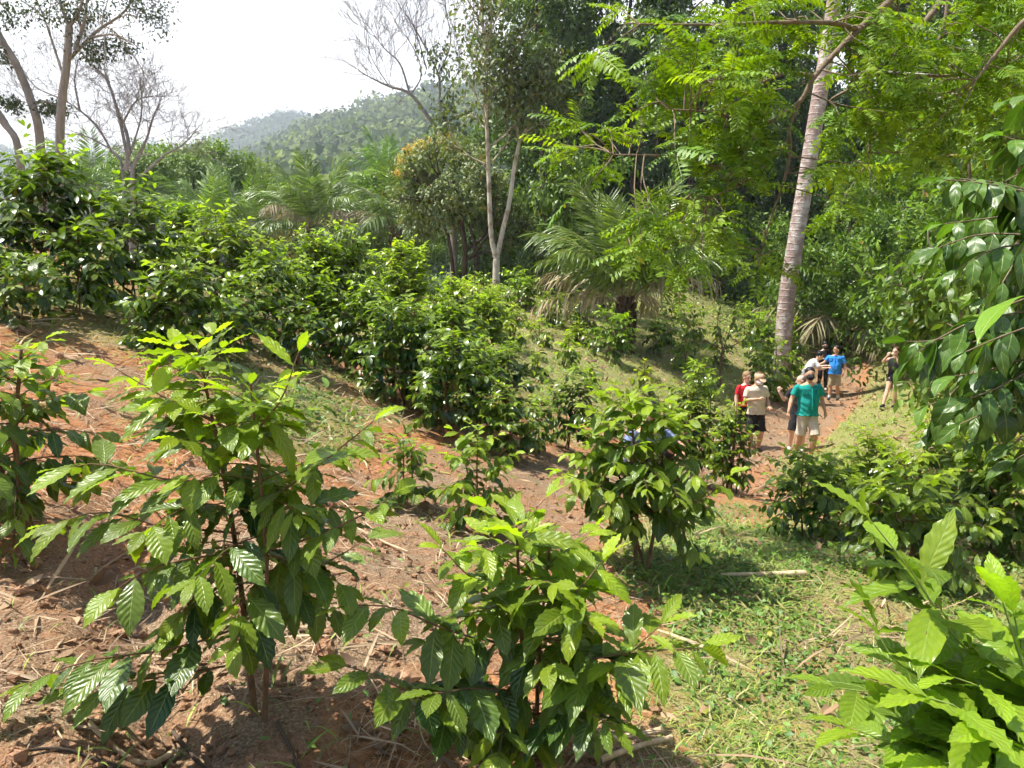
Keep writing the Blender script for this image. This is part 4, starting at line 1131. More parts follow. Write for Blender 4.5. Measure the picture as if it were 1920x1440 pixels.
def bank_plants():
    """sunlit climbers and bushes on the bank above the path"""
    R = np.random.default_rng(9)
    B = [(1500, 30, 420, 2.2, 'vine', (1, 1, .9), 'sunlit climber mound right behind the ringed palm'), (1640, 31, 330, 2.4, 'vine', (1, 1.05, .9), 'sunlit bush above the bank oil palm'),
         (1730, 27, 300, 2.4, 'vine', (1.05, 1.05, .9), 'climber-covered bush halfway up the bank'), (1820, 24, 240, 2.6, 'vine', (1.05, 1.05, .9), 'tall sunlit bush at the upper end of the bank'),
         (1690, 33, 180, 3.2, 'vine', (1.1, 1.1, .85), 'bright climber curtain high on the bank'), (1790, 30, 80, 3.4, 'vine', (1.15, 1.1, .85), 'bright climber curtain under the canopy top'),
         (1590, 36, 220, 3.0, 'vine', (.9, 1, .85), 'climber curtain directly right of the ringed trunk'), (1680, 24, 430, 1.8, 'vine', (.95, 1, .9), 'leafy bush beside the dead palm fronds on the bank'),
         (1800, 20, 430, 1.6, 'vine', (1, 1, .9), 'leafy bush low on the bank behind the big drooping leaves'), (1860, 18, 380, 2.2, 'vine', (.95, 1, .9), 'leafy bush high on the near bank'),
         (1712, 29, 600, 1.3, 'broad', (1.3, 1.3, .9), 'bush edging the path across from the people'), (1745, 25, 610, 1.3, 'broad', (1.2, 1.2, .9), 'bush behind the woman in black shorts'),
         (1900, 30, 120, 3.4, 'vine', (1.1, 1.1, .85), 'climber-covered tree at the upper right edge'), (1885, 9, 70, 1.15, 'vine', (1.1, 1.1, .9), 'tall climber-covered tree at the edge, close behind the drooping leaves'), (1815, 12, 240, 1.2, 'vine', (1.05, 1.05, .9), 'climber-covered bush left of the tall climber-covered tree'),
         (1920, 13, 560, 1.2, 'broad', (1, 1, .9), 'dark-leaved bush at the near end of the bank')]
    for k, (px, Y, ty, sp, mat, tint, label) in enumerate(B):
        b = gp(px, Y); top = at(px, ty, Y); H = max(top[2] - b[2], .8)
        cl = []
        for j in range(30):
            f = R.uniform(.05, 1.0); a = R.uniform(0, 6.28); rr = sp * R.uniform(.4, 1.) * (1.1 - .5 * f)
            cl.append((b + np.array([math.cos(a) * rr, math.sin(a) * rr, f * H]), (sp * .25, sp * .25, sp * .16), 9))
        make_tree(600 + k, b, top, sp, int(2600 + 900 * sp), .16 + .0022 * Y, mat, 'brown_twig', 'bank_bush', label, .1, .06, (.05, .9), tint, 'bushes of the bank', .16, 6, 2, clumps=cl, droop=.5, tpls=LOW)
left_trees(); mid_trees(); forest(); bank_plants()
# ------------------------------------------------------------------ palms
def frond_mesh(seed, L, el, sag, n=50, lw=.05, hang=.5, dead=False, name='frond', plume=.25):
    R = np.random.default_rng(seed); mb = MB()
    q = np.linspace(0, 1, 16)
    a = el - sag * q ** 1.35
    dx = np.cos(a); dz = np.sin(a)
    x = np.r_[0, np.cumsum((dx[1:] + dx[:-1]) / 2)] / 15 * L; z = np.r_[0, np.cumsum((dz[1:] + dz[:-1]) / 2)] / 15 * L
    y = np.sin(q * 2.2) * R.normal() * .05 * L
    P = np.stack([x, y, z], -1)
    tube(mb, P, np.linspace(.035, .006, 16) * L / 3.6, 5, mat=1)
    tp = [leaf_tpl(4, 1, .062, droop=.4, fold=.5, acum=.6), leaf_tpl(4, 1, .06, droop=.7, fold=.5, acum=.6), leaf_tpl(3, 1, .066, droop=.25, fold=.6)]
    pp = []; dd = []; nn = []; ll = []
    T = np.gradient(P, axis=0); T = unit(T)
    for k in range(n):
        f = .16 + .83 * (k + R.uniform(0, .4)) / n; X = f * 15; i = min(int(X), 14); p = P[i] * (1 - (X - i)) + P[i + 1] * (X - i); t = T[i]
        side = unit(np.cross((0, 0, 1.), t)); upv = np.cross(t, side)
        for sg in (1, -1):
            if R.random() < (.3 if dead else .04): continue
            fwd = .35 + .55 * f
            pp.append(p); dd.append(side * sg * (1 - .35 * f) + t * fwd + upv * R.uniform(-plume, plume * 1.8) + np.array([0, 0, -hang * R.uniform(.5, 1.4)]))
            nn.append(upv + side * sg * .3 + R.normal(size=3) * .2)
            ll.append(L * .25 * (.45 + .75 * math.sin(math.pi * (.12 + .78 * f))) * R.uniform(.8, 1.1))
    put_leaves(mb, tp, np.array(pp), np.array(dd), np.array(nn), np.array(ll), np.clip(R.normal(.5, .2, len(pp)), 0, 1), R)
    return mb.mesh(name, [M['deadpalm' if dead else 'palm'], M['dead_rachis' if dead else 'rachis']])

FR = {'up': [frond_mesh(1, 1, 1.40, .55, hang=.15), frond_mesh(2, 1, 1.25, .75, hang=.2)],
      'mid': [frond_mesh(3, 1, 1.12, 1.05, hang=.35), frond_mesh(4, 1, .98, 1.15, hang=.4), frond_mesh(5, 1, .86, 1.1, hang=.4)],
      'low': [frond_mesh(6, 1, .45, 1.2, hang=.7), frond_mesh(7, 1, .30, 1.1, hang=.8)],
      'dead': [frond_mesh(8, 1, .78, 1.35, hang=.9, dead=True, n=44, name='dead_frond'), frond_mesh(9, 1, .5, 1.15, hang=1., dead=True, n=44, name='dead_frond'), frond_mesh(10, 1, .9, 1.7, hang=.9, dead=True, n=44, name='dead_frond')]}
def palm(seed, loc, H, r, L, counts, name, label, bark='oil_bark', group=None, lean=(0, 0), tint=(1, 1, 1), trunk=None, deadlow=None):
    R = np.random.default_rng(seed)
    root = thing(name, label, 'palm', loc, group)
    loc = np.asarray(loc, float)
    mb = MB()
    if trunk is None:
        P = smooth_path([loc - (0, 0, .2), loc + np.array([lean[0] * .4, lean[1] * .4, H * .5]), loc + np.array([lean[0], lean[1], H])], 14)
        rad = r * (1.05 + .12 * np.sin(np.arange(14) * 2.1)) * np.linspace(1.1, .95, 14)
        tube(mb, P, rad, 12)
        # old leaf bases
        for k in range(int(60 * min(1.5, H))):
            f = R.uniform(.15, 1); a = R.uniform(0, 6.28); i = int(f * 12)
            o = np.array([math.cos(a), math.sin(a), 0])
            tube(mb, [P[i] + o * r * .8, P[i] + o * r * 1.12 + np.array([0, 0, .08]), P[i] + o * r * 1.3 + np.array([0, 0, .22])], [.06, .05, .02], 4)
        top = P[-1]
    else:
        P, rad = trunk; tube(mb, P, rad, 14); top = P[-1]
    mb.build('trunk', M[bark], root, loc)
    k = 0
    for kind in ('up', 'mid', 'low', 'dead'):
        m = counts.get(kind, 0)
        for j in range(m):
            a = 6.283 * (j + R.uniform(-.3, .3)) / max(m, 1) + k * .8
            me = FR[kind][R.integers(0, len(FR[kind]))]
            o = bpy.data.objects.new('dead_frond' if kind == 'dead' else 'frond', me); COL.objects.link(o); o.parent = root
            d = np.array([math.cos(a), math.sin(a), 0]) * r * .6
            o.location = list(top - loc + d + np.array([0, 0, (-.25 if kind == 'dead' else -.05)]))
            s = L * R.uniform(.82, 1.08); o.scale = (s, s, s)
            o.rotation_euler = (R.normal() * .12, R.normal() * .08, a); o.color = (*tint, 1)
        k += 1
    return root

def palms():
    b = ground(1172, 23)
    palm(1, b, 1.75, .25, 3.7, dict(up=9, mid=16, low=0, dead=4), 'oil_palm', 'stout oil palm on the open turf with a skirt of dry grey fronds', tint=(1.15, 1.15, .95))
    b = ground(1586, 30)
    palm(2, b, .9, .35, 4.1, dict(up=6, mid=7, low=4, dead=11), 'oil_palm', 'oil palm on the bank with tall upright fronds and a ring of brown dead ones', tint=(1, 1.1, .9))
    G = 'oil palms in the valley'
    for k, (px, cy, Y, L, cnt, tint, label) in enumerate([
        (597, 425, 42, 4.0, dict(up=6, mid=8, low=5, dead=4), (1.1, 1.15, 1.05), 'big oil palm with an upright plume, standing behind the tallest coffee shrub'),
        (408, 420, 43, 3.4, dict(up=5, mid=6, low=3), (1.3, 1.4, 1.2), 'oil palm behind the ridge below the round green tree'),
        (478, 425, 46, 3.5, dict(up=5, mid=6, low=3), (1.4, 1.45, 1.25), 'oil palm between the ridge palm and the big plumed palm'),
        (748, 425, 40, 3.6, dict(up=3, mid=7, low=9, dead=2), (.95, 1, .95), 'oil palm drooping its fronds beside the blossom tree'),
        (305, 395, 50, 3.4, dict(up=4, mid=8, low=4), (1.2, 1.3, 1.1), 'oil palm crown just right of the leafless tree trunk'),
        (205, 360, 55, 4.0, dict(up=5, mid=8, low=4), (1.2, 1.3, 1.15), 'pale oil palm seen left of the leafless tree trunk'),
        (735, 338, 66, 4.6, dict(up=4, mid=7, low=5), (1.1, 1.3, 1), 'palm crown showing above the blossom tree flank'),
        (668, 440, 52, 4.0, dict(up=3, mid=7, low=6), (1.2, 1.3, 1.1), 'oil palm low between the plumed palm and the drooping one')]):
        b = ground(px, Y); c = at(px, cy, Y); H = max(1.5, c[2] - b[2])
        palm(20 + k, b, H, .34, L, cnt, 'oil_palm', label, group=G, tint=tint)
    # ringed palm leaning over the path
    Y = 25.
    b = ground(1463, Y)
    pts = [b] + [at(*p, Y) for p in [(1474, 570), (1489, 470), (1504, 380), (1519, 290), (1535, 190), (1550, 100), (1563, 10), (1574, -100), (1584, -260), (1590, -380)]]
    P = smooth_path(pts, 60); rad = np.interp(np.linspace(0, 1, 60), [0, .06, .35, .7, 1], [.31, .27, .255, .225, .18])
    palm(40, b, 0, .3, 4.2, dict(up=5, mid=9, low=8), 'ringed_palm', 'thick pinkish-grey ringed palm trunk leaning across the dark forest', 'palm_bark', trunk=(P, rad))
palms()

# ------------------------------------------------------------------ compound-leaved tree reaching in from the upper right
def compound_tpl(seed, pairs=9, ll=.23, droop=.35, lw=.40, odd=True):
    R = np.random.default_rng(seed); Vs = []; Qs = []; UV = []; n = 0
    lt = [leaf_tpl(2, 1, lw, droop=.25, fold=.15, acum=.2, base=.75, pet=.02)]
    q = np.linspace(0, 1, 7); a = .25 - droop * 1.6 * q
    x = np.r_[0, np.cumsum(np.cos(a[1:]))] / 6; z = np.r_[0, np.cumsum(np.sin(a[1:]))] / 6
    rp = np.stack([x, 0 * x, z], -1)
    for sgn in (1, -1):
        pass
    w = .006
    V = np.concatenate([rp + (0, w, 0), rp - (0, w, 0)]); Vs.append(V); Qs.append([[i, i + 1, 8 + i, 7 + i] for i in range(6)]); UV.append(np.full((14, 2), .5)); n = 14
    for k in range(pairs):
        f = .14 + .86 * k / (pairs - .5); X = f * 6; i = min(int(X), 5); p = rp[i] * (1 - (X - i)) + rp[i + 1] * (X - i); t = unit(rp[i + 1] - rp[i])
        for sg in (1, -1):
            d = unit(np.array([0, sg * 1., 0]) + t * R.uniform(.25, .5) + np.array([0, 0, R.uniform(-.35, .15)]))
            nn = unit(np.array([0, -sg * .1, 1]) + R.normal(size=3) * .12); S = unit(np.cross(nn, d)); N = np.cross(d, S)
            V, Q, uv = lt[0]; L = ll * (.7 + .4 * math.sin(math.pi * (.2 + .7 * f))) * R.uniform(.9, 1.1)
            W = p + L * (V[:, :1] * d + V[:, 1:2] * S + V[:, 2:] * N)
            Vs.append(W); Qs.append((Q + n).tolist()); UV.append(uv); n += len(V)
    return np.concatenate(Vs), np.array([r for q_ in Qs for r in q_]), np.concatenate(UV)
PIN = [compound_tpl(k, 8 + k % 3, .22, .2 + .15 * (k % 3)) for k in range(5)]
FERN = [compound_tpl(20 + k, 18, .20, .35 + .1 * k, .30) for k in range(3)]

def overhang():
    t = Tree(50); R = t.R
    b = np.array([8.6, 5.6, 0]); b[2] = float(gz(b[:1], b[1:2])[0])
    crown = at(2150, -420, 5.8)
    t.limb([b, b + np.array([-.3, .1, 2.5]), crown + np.array([1.2, 0, -.3]), crown], .14, .06, 9)
    limbs = [([crown, at(1800, -150, 5.6), at(1685, -15, 5.5), at(1605, 60, 5.5), at(1530, 140, 5.4), at(1500, 190, 5.4), at(1440, 232, 5.4), at(1345, 315, 5.4), at(1280, 378, 5.5), at(1180, 465, 5.6)], .030, .004),
             ([at(1605, 55, 5.5), at(1560, 43, 5.3), at(1460, 42, 5.2), at(1330, 46, 5.2), at(1200, 45, 5.2)], .02, .006), ([at(1525, 142, 5.4), at(1470, 138, 5.3), at(1420, 158, 5.2), at(1360, 165, 5.2)], .016, .006),
             ([at(1497, 195, 5.4), at(1480, 240, 5.4), at(1482, 280, 5.4), at(1470, 340, 5.4), at(1445, 410, 5.4), at(1425, 480, 5.4)], .016, .005), ([crown, at(1860, -120, 6.2), at(1760, 10, 6.2), at(1700, 80, 6.2), at(1620, 150, 6.1), at(1560, 185, 6.1)], .04, .01),
             ([at(1350, 315, 5.4), at(1310, 305, 5.3), at(1240, 292, 5.2), at(1150, 290, 5.2)], .013, .005), ([at(1780, -40, 6), at(1775, 20, 6), at(1760, 75, 6), at(1725, 90, 6), at(1640, 85, 6)], .018, .006),
             ([at(1620, 150, 6.1), at(1628, 200, 6.1), at(1630, 260, 6.1), at(1626, 310, 6.1)], .012, .005), ([at(1440, 232, 5.4), at(1390, 225, 5.2), at(1330, 210, 5.1), at(1260, 205, 5.1)], .012, .005),
             ([at(1480, 260, 5.4), at(1400, 340, 5.3), at(1330, 370, 5.2)], .01, .004), ([at(1950, 100, 6), at(1800, 140, 6.2), at(1660, 138, 6.4)], .02, .008), ([crown, at(2000, -60, 5.4), at(1900, 60, 5.2), at(1830, 150, 5.2)], .03, .008),
             ([at(1990, 180, 6), at(1860, 160, 6.2), at(1760, 190, 6.3), at(1650, 225, 6.4)], .018, .006), ([crown, at(2050, -100, 5.), at(1980, 120, 4.9), at(1900, 230, 4.9)], .03, .008)]
    paths = [t.limb(q, a, c, 7, max(10, 5 * len(q))) for q, a, c in limbs]
    allp = np.concatenate(paths)
    # (centre column, row, spread in columns, rows, leaves)
    zones = [(1145, 75, 40, 40, 16), (1340, 110, 70, 45, 46), (1430, 60, 80, 40, 40), (1395, 180, 60, 45, 50), (1320, 260, 60, 40, 40), (1150, 250, 55, 25, 18), (1130, 310, 50, 30, 16), (1190, 420, 70, 40, 26), (1290, 380, 55, 50, 30),
             (1290, 460, 45, 35, 10), (1400, 300, 55, 40, 40), (1360, 400, 35, 50, 20), (1470, 330, 25, 50, 12), (1650, 80, 70, 60, 50), (1600, 220, 50, 45, 34), (1625, 320, 45, 35, 18), (1720, 160, 60, 60, 44),
             (1780, 60, 70, 60, 46), (1870, 60, 60, 60, 40), (1700, 250, 50, 40, 22), (1830, 190, 60, 50, 30), (1560, 60, 50, 60, 26), (1250, 150, 40, 40, 20), (1460, 480, 50, 50, 10), (1500, 20, 60, 30, 18), (1650, 10, 90, 30, 40), (1900, 150, 60, 60, 26), (1640, 150, 60, 50, 28)]
    P = []; D = []; N = []; A = []
    for cx, cy, sx, sy, n in zones:
        dep = 5.3 if cx < 1560 else 5.9
        n = int(n * (1.45 if cx < 1560 else 1.75))
        m = 0
        while m < n:
            k = min(n - m, int(R.integers(4, 9)))
            px = cx + R.normal() * sx * .75; py = cy + R.normal() * sy * .75
            if abs(px - (1560 - (py - 60) * .235)) < 34 and R.random() < .8: px += 75
            p = at(px, py, dep + R.normal() * .35)
            near = allp[np.argmin(np.linalg.norm(allp - p, axis=1))]
            if np.linalg.norm(near - p) < .02: continue
            dirn = unit(p - near)
            tip = p + dirn * .12
            tw = smooth_path([near, (near + p) / 2 + R.normal(size=3) * .03 + np.array([0, 0, .02]), p, tip], 8)
            tube(t.w, tw, np.linspace(.0055, .002, 8), 4)
            a0 = R.random()
            for j in range(k):
                f = 1 - j * .09; X = max(f, .3) * 7; i = min(int(X), 6); q = tw[i] * (1 - (X - i)) + tw[i + 1] * (X - i)
                an = j * 2.4 + R.uniform(-.4, .4)
                s_ = unit(np.cross(dirn, (0, 0, 1.)) + 1e-6)
                P.append(q); D.append(dirn * .55 + s_ * math.cos(an) + np.array([0, 0, .25 * math.sin(an) - .2]) + R.normal(size=3) * .15)
                N.append(np.array([0, 0, 1.]) + R.normal(size=3) * .25); A.append(np.clip(.15 + .6 * a0 + R.normal() * .15, 0, 1))
            m += k
    mb = MB(); put_leaves(mb, PIN, P, D, N, R.uniform(.17, .33, len(P)), A, R)
    finish(t, 'overhanging_tree', 'bright green tree of feather-like compound leaves arching in above the people', b, 'brown_twig', mb, 'pinnate')
overhang()

def big_leaf():
    s = Shrub(60); R = s.R
    b = np.array([3.3, 2.9, 0]); b[2] = float(gz(b[:1], b[1:2])[0])
    hub = at(2150, 480, 3.0)
    tube(s.wood, smooth_path([b, b + np.array([.05, 0, .5]), hub, hub + np.array([.0, .1, .7])], 12), np.linspace(.035, .02, 12), 8)
    BR = [([(2150, 430, 3.), (1990, 375, 2.9), (1880, 345, 2.8), (1800, 335, 2.8)], .75), ([(2150, 480, 3.), (1980, 460, 2.8), (1870, 465, 2.7), (1795, 505, 2.7)], .85), ([(2150, 500, 3.), (1980, 540, 2.9), (1850, 590, 2.9), (1750, 640, 2.9), (1700, 680, 2.95)], .8),
          ([(2150, 520, 3.), (1980, 640, 2.8), (1870, 690, 2.7), (1790, 705, 2.7)], .9), ([(2150, 540, 3.), (1990, 710, 2.9), (1880, 760, 2.8), (1800, 795, 2.8)], .85), ([(2120, 350, 3.), (1980, 290, 2.9), (1880, 255, 2.9)], .6),
          ([(2150, 500, 3.), (1980, 590, 2.6), (1880, 630, 2.6), (1810, 660, 2.6)], .9), ([(2120, 400, 3.), (1960, 420, 2.6), (1880, 530, 2.5)], .9), ([(2150, 560, 3.), (2000, 770, 2.8), (1900, 830, 2.8)], .85), ([(2120, 330, 3.1), (1990, 200, 3.), (1900, 190, 3.)], .55),
          ([(2150, 460, 3.1), (1960, 400, 3.2), (1850, 410, 3.2), (1770, 420, 3.2)], .6), ([(2150, 520, 3.1), (1960, 600, 3.2), (1830, 720, 3.2), (1740, 760, 3.2)], .7), ([(2120, 330, 3.2), (1960, 310, 3.4), (1830, 370, 3.4)], .6), ([(2150, 470, 3.1), (1960, 500, 3.3), (1840, 560, 3.3)], .8)]
    BR.append(([(2150, 500, 3.), (1900, 600, 2.9), (1790, 630, 2.9), (1735, 640, 2.95), (1700, 640, 2.98)], .75))
    more = []
    for q, a in BR:
        for k in range(1):
            dx, dy, dz = R.normal() * 38, R.normal() * 45, R.uniform(-.1, .7)
            more.append(([(px + dx * i / 3 * .8, py + dy * i / 3 + 6 * i, Y + dz * min(1, i / 2)) for i, (px, py, Y) in enumerate(q)], min(1, a + .1)))
    for q, a in BR + more:
        s.branch(px_path(q), .006, .165, .055, start=.15, agebase=a, tipyoung=.35, droop=.75, flat=.8)  # high ages darken these leaves, painting in the shade of the tree above
    # the one long pale leaf, light from above put into its colour through age
    p0 = at(1935, 552, 2.3); p1 = at(1790, 640, 2.25)
    s.leaf(p0, unit(p1 - p0) + np.array([0, 0, .35]), np.array([-.2, .35, 1.]), np.linalg.norm(p1 - p0) * .95, .0)
    BL = [leaf_tpl(12, 2, .34 + .04 * k, und=.008, nw=2.5, droop=.45 + .15 * k, fold=.14, acum=.72, base=.82, twist=(.2, -.2, 0)[k]) for k in range(3)]
    s.done('broad_leaved_bush', 'dark bush of large drooping pointed leaves hanging in from the edge, one long leaf pale', b, BL, 'broad', woodmat='brown_twig', cat='bush')
big_leaf()

def ferns():
    for k, (px, Y, n, L, tint, label) in enumerate([(1640, 8.2, 11, .62, (1.15, 1.1, .8), 'yellow-green fern arching up beside the trampled turf'),
                                                    (1560, 8.8, 8, .45, (1.1, 1.1, .8), 'small fern behind the shrub at the feet of the man in teal'),
                                                    (375, 1.78, 6, .13, (.8, .9, .8), 'tiny fern in the litter at the bottom of the red soil')]):
        R = np.random.default_rng(700 + k); b = ground(px, Y)
        root = thing('fern', label, 'fern', b)
        for j in range(n):
            a = 6.283 * j / n + R.uniform(-.3, .3); mb = MB()
            put_leaves(mb, [FERN[j % 3]], [[0, 0, .0]], [[math.cos(a), math.sin(a), R.uniform(.9, 1.6)]], [[-math.cos(a), -math.sin(a), .8]], L * R.uniform(.8, 1.15), R.uniform(.1, .7), R)
            o = mb.build('frond', M['fern'], root); o.color = (*tint, 1)
ferns()

# ------------------------------------------------------------------ things lying about and the ground layer
def stick(name, label, pts, r0, r1, mat, group=None, cat='stick'):
    P = []
    for px, Y in pts:
        g = ground(px, Y); g[2] += r0 * .8 + (.035 if name == 'cane' else .008); P.append(g)
    mb = MB(); n = 10
    Q = smooth_path(P, n)
    R = np.random.default_rng(len(label))
    tube(mb, Q, np.linspace(r0, r1, n) * R.uniform(.85, 1.15, n), 7)
    loc = P[0]
    o = mb.build(name, M[mat], None, loc); o.location = [float(c) for c in loc]
    tag(o, label, cat, group)
stick('cane', 'upper of the two pale split canes lying by the berry shrub', [(1110, 2.36), (1180, 2.42), (1240, 2.48)], .010, .012, 'cane', cat='cane')
stick('cane', 'lower pale split cane, its end nearest the berry shrub stem', [(1125, 2.26), (1195, 2.36), (1258, 2.44)], .011, .009, 'cane', cat='cane')
stick('cane', 'pale dry cane lying alone across the shaded turf', [(1350, 4.05), (1430, 4.1), (1510, 4.12)], .008, .020, 'cane', cat='cane')
stick('stalk', 'bent dry stalk on the soil below the wide drooping branch', [(130, 2.02), (185, 1.93), (240, 1.90), (285, 1.96), (325, 2.08)], .006, .010, 'cane', cat='stalk')
stick('stalk', 'straight dry stalk lying beside the two bare stems', [(512, 2.65), (570, 2.72), (625, 2.72)], .007, .010, 'cane', cat='stalk')
stick('stick', 'thin dry stick behind the knee-high young shrub', [(672, 4.1), (720, 4.0), (765, 3.9)], .008, .006, 'cane')
stick('stick', 'long dark twig along the bottom of the red soil', [(20, 1.74), (120, 1.80), (235, 1.84)], .004, .006, 'dark_bark')
stick('stick', 'dark broken twig standing in the litter left of the bare stems', [(325, 2.18), (370, 2.04), (405, 1.93)], .007, .004, 'dark_bark')
stick('stick', 'dark twig lying right of the two bare stems', [(520, 2.1), (548, 1.98), (570, 1.87)], .006, .004, 'dark_bark')
stick('stick', 'pale stick on the turf right of the twin-stemmed shrub', [(1330, 2.9), (1400, 2.75), (1455, 2.55)], .004, .003, 'cane')
for pts, label, r in [([(1600, 150, 12.5), (1660, 137, 12.6), (1720, 140, 12.8), (1790, 146, 13), (1860, 150, 13.4)], 'pale dead branch lying level in the leaves beside the ringed trunk', .035),
                      ([(1640, 212, 12.6), (1700, 208, 12.8), (1760, 185, 13), (1860, 160, 13.6)], 'pale dead branch rising through the bank climbers', .028),
                      ([(1740, 430, 9.5), (1742, 455, 9.5), (1765, 478, 9.5), (1820, 486, 9.7), (1880, 500, 10)], 'crooked pale twig on the bank behind the drooping big leaves', .016),
                      ([(1625, 190, 12.2), (1665, 170, 12.5), (1690, 150, 12.7)], 'thin pale twig crossing the dead branches on the bank', .014)]:
    P = smooth_path([at(*q) for q in pts], 14); mb = MB(); tube(mb, P, np.linspace(r * .5, r, 14), 6)
    o = mb.build('dead_branch', M['pale_bark'], None, P[0]); o.location = [float(c) for c in P[0]]; tag(o, label, 'branch')
stick('stick', 'pale thin stick on the path at the feet of the beige-capped man', [(1380, 14.5), (1440, 14.2), (1500, 14.6)], .012, .010, 'cane')

def scatter(n, rmin, rmax, R, amax=.80, amin=-.80):
    r = rmin * np.exp(R.random(n) * math.log(rmax / rmin)); u = R.uniform(amin, amax, n)
    y = r; x = u * r
    return x, y

def ground_layer():
    R = np.random.default_rng(77)
    # straw
    x, y = scatter(58000, 1.3, 30, R); g = grass_amount(x, y); pd = path_d(x, y)
    dens = np.clip(1 - .8 * g, .12, 1) * sm(-.18, .3, fbm(x * 1.1, y * 1.1, 51)) * np.where(pd < 0, .55, 1) + .7 * sm(-.5, -1.2, x) * sm(2.7, 3.6, y) * sm(9, 7, y)
    k = R.random(len(x)) < dens; x = x[k]; y = y[k]; n = len(x)
    z = gz(x, y) + .012 + R.random(n) * .012
    a = R.uniform(0, 6.28, n); L = R.gamma(2.2, .045, n) * (1 + y * .05)
    tp = [leaf_tpl(4, 1, .028, droop=.3, fold=.3, acum=.3), leaf_tpl(4, 1, .02, droop=-.35, fold=.2), leaf_tpl(4, 1, .035, droop=.1, fold=.3, twist=1.)]
    mb = MB(); put_leaves(mb, tp, np.stack([x, y, z], -1), np.stack([np.cos(a), np.sin(a), R.normal(size=n) * .14 + .05], -1), np.stack([R.normal(size=n) * .4, R.normal(size=n) * .4, np.ones(n)], -1), L, R.random(n), R, wid=1 + .02 * y)
    tag(mb.build('dry_straw', M['straw']), 'dry straw and grass stalks strewn over the red soil', 'straw', kind='stuff')
    # dead leaves
    x, y = scatter(45000, 1.3, 55, R); pd = path_d(x, y)
    dens = np.where(y > 9, np.where(pd < .6, 1.3, .65), .02) * sm(-.4, .2, fbm(x * .7, y * .7, 61))
    k = R.random(len(x)) < dens; x = x[k]; y = y[k]; n = len(x)
    z = gz(x, y) + .015; a = R.uniform(0, 6.28, n)
    tp = [leaf_tpl(4, 1, .42, droop=.7, fold=.3), leaf_tpl(4, 1, .36, droop=-.6, fold=.5), leaf_tpl(4, 1, .5, droop=.2, fold=-.4, twist=.8)]
    mb = MB(); put_leaves(mb, tp, np.stack([x, y, z], -1), np.stack([np.cos(a), np.sin(a), R.normal(size=n) * .2 + .15], -1), np.stack([R.normal(size=n) * .5, R.normal(size=n) * .5, np.ones(n)], -1),
                          R.uniform(.04, .12, n) * (1 + .03 * y), R.random(n), R)
    tag(mb.build('leaf_litter', M['litter']), 'brown fallen leaves littering path and soil', 'leaf litter', kind='stuff')
    # creeping ground cover
    x, y = scatter(120000, 1.4, 11, R, .85, -.5); g = grass_amount(x, y)
    dens = sm(.42, .85, g + .9 * fbm(x * 2.2, y * 2.2, 71)) * .75 + .012
    k = R.random(len(x)) < dens; x = x[k]; y = y[k]; n = len(x)
    z = gz(x, y) + .008 + R.random(n) ** 2 * .05 * (1 + .4 * fbm(x * 2, y * 2, 5)); a = R.uniform(0, 6.28, n)
    tp = [leaf_tpl(2, 1, .8, droop=.3, fold=.2, base=.8), leaf_tpl(2, 1, .65, droop=.5, fold=.1), leaf_tpl(3, 1, .5, droop=.4, fold=.3)]
    mb = MB(); put_leaves(mb, tp, np.stack([x, y, z], -1), np.stack([np.cos(a), np.sin(a), R.normal(size=n) * .25], -1), np.stack([R.normal(size=n) * .45, R.normal(size=n) * .45, np.ones(n)], -1),
                          np.minimum(R.gamma(4, .0052, n), .034) * (1 + .10 * y), np.clip(R.normal(.45, .28, n), 0, 1), R)
    tag(mb.build('ground_cover', M['cover']), 'low creeping leaves carpeting the turf', 'ground cover', kind='stuff')
    # grass
    x, y = scatter(190000, 1.5, 42, R, .75, -.72); g = grass_amount(x, y)
    dens = sm(.30, .8, g + .5 * fbm(x * 2.2, y * 2.2, 81)) * np.where(y < 9, .45, 1) + .01
    k = R.random(len(x)) < dens; x = x[k]; y = y[k]; n = len(x)
    z = gz(x, y); a = R.uniform(0, 6.28, n)
    tp = [leaf_tpl(3, 1, .07, droop=.6, fold=.3, acum=.7, base=.6), leaf_tpl(3, 1, .06, droop=.9, fold=.3, acum=.7, base=.6)]
    mb = MB(); put_leaves(mb, tp, np.stack([x, y, z], -1), np.stack([np.cos(a), np.sin(a), R.uniform(.6, 2.2, n)], -1), np.stack([-np.cos(a), -np.sin(a), np.full(n, .6)], -1),
                          R.uniform(.03, .10, n) * (1 + .05 * y) * (1 + .9 * np.clip(fbm(x * 1.4, y * 1.4, 83) * 2.5, -.5, 1.2)), np.clip(R.normal(.35, .3, n), 0, 1), R, wid=1 + .05 * y)
    tag(mb.build('grass', M['grass']), 'short green and straw-coloured grass on the turf', 'grass', kind='stuff')
    # stones and clods
    x, y = scatter(16000, 1.3, 10, R, .75, -.75); g = grass_amount(x, y)
    k = R.random(len(x)) < np.clip(.75 - 1.2 * g, .02, 1) * sm(-.3, .3, fbm(x * 1.6, y * 1.6, 91)); x = x[k]; y = y[k]; n = len(x)
    s = np.minimum(R.gamma(1.4, .0055, n) + .003, .045)
    th = np.linspace(0, 6.283, 7)[:-1]; ph = np.linspace(.0, math.pi, 5); T, Pp = np.meshgrid(th, ph)
    B = np.stack([np.sin(Pp) * np.cos(T), np.sin(Pp) * np.sin(T), .7 * np.cos(Pp)], -1).reshape(-1, 3)
    Q = np.array([[c * 6 + e, c * 6 + (e + 1) % 6, (c + 1) * 6 + (e + 1) % 6, (c + 1) * 6 + e] for c in range(4) for e in range(6)])
    V = B[None] * (s[:, None, None] * R.uniform(.65, 1.3, (n, len(B), 1))) * R.uniform(.7, 1.3, (n, 1, 3)) + np.stack([x, y, gz(x, y) + s * .35], -1)[:, None]
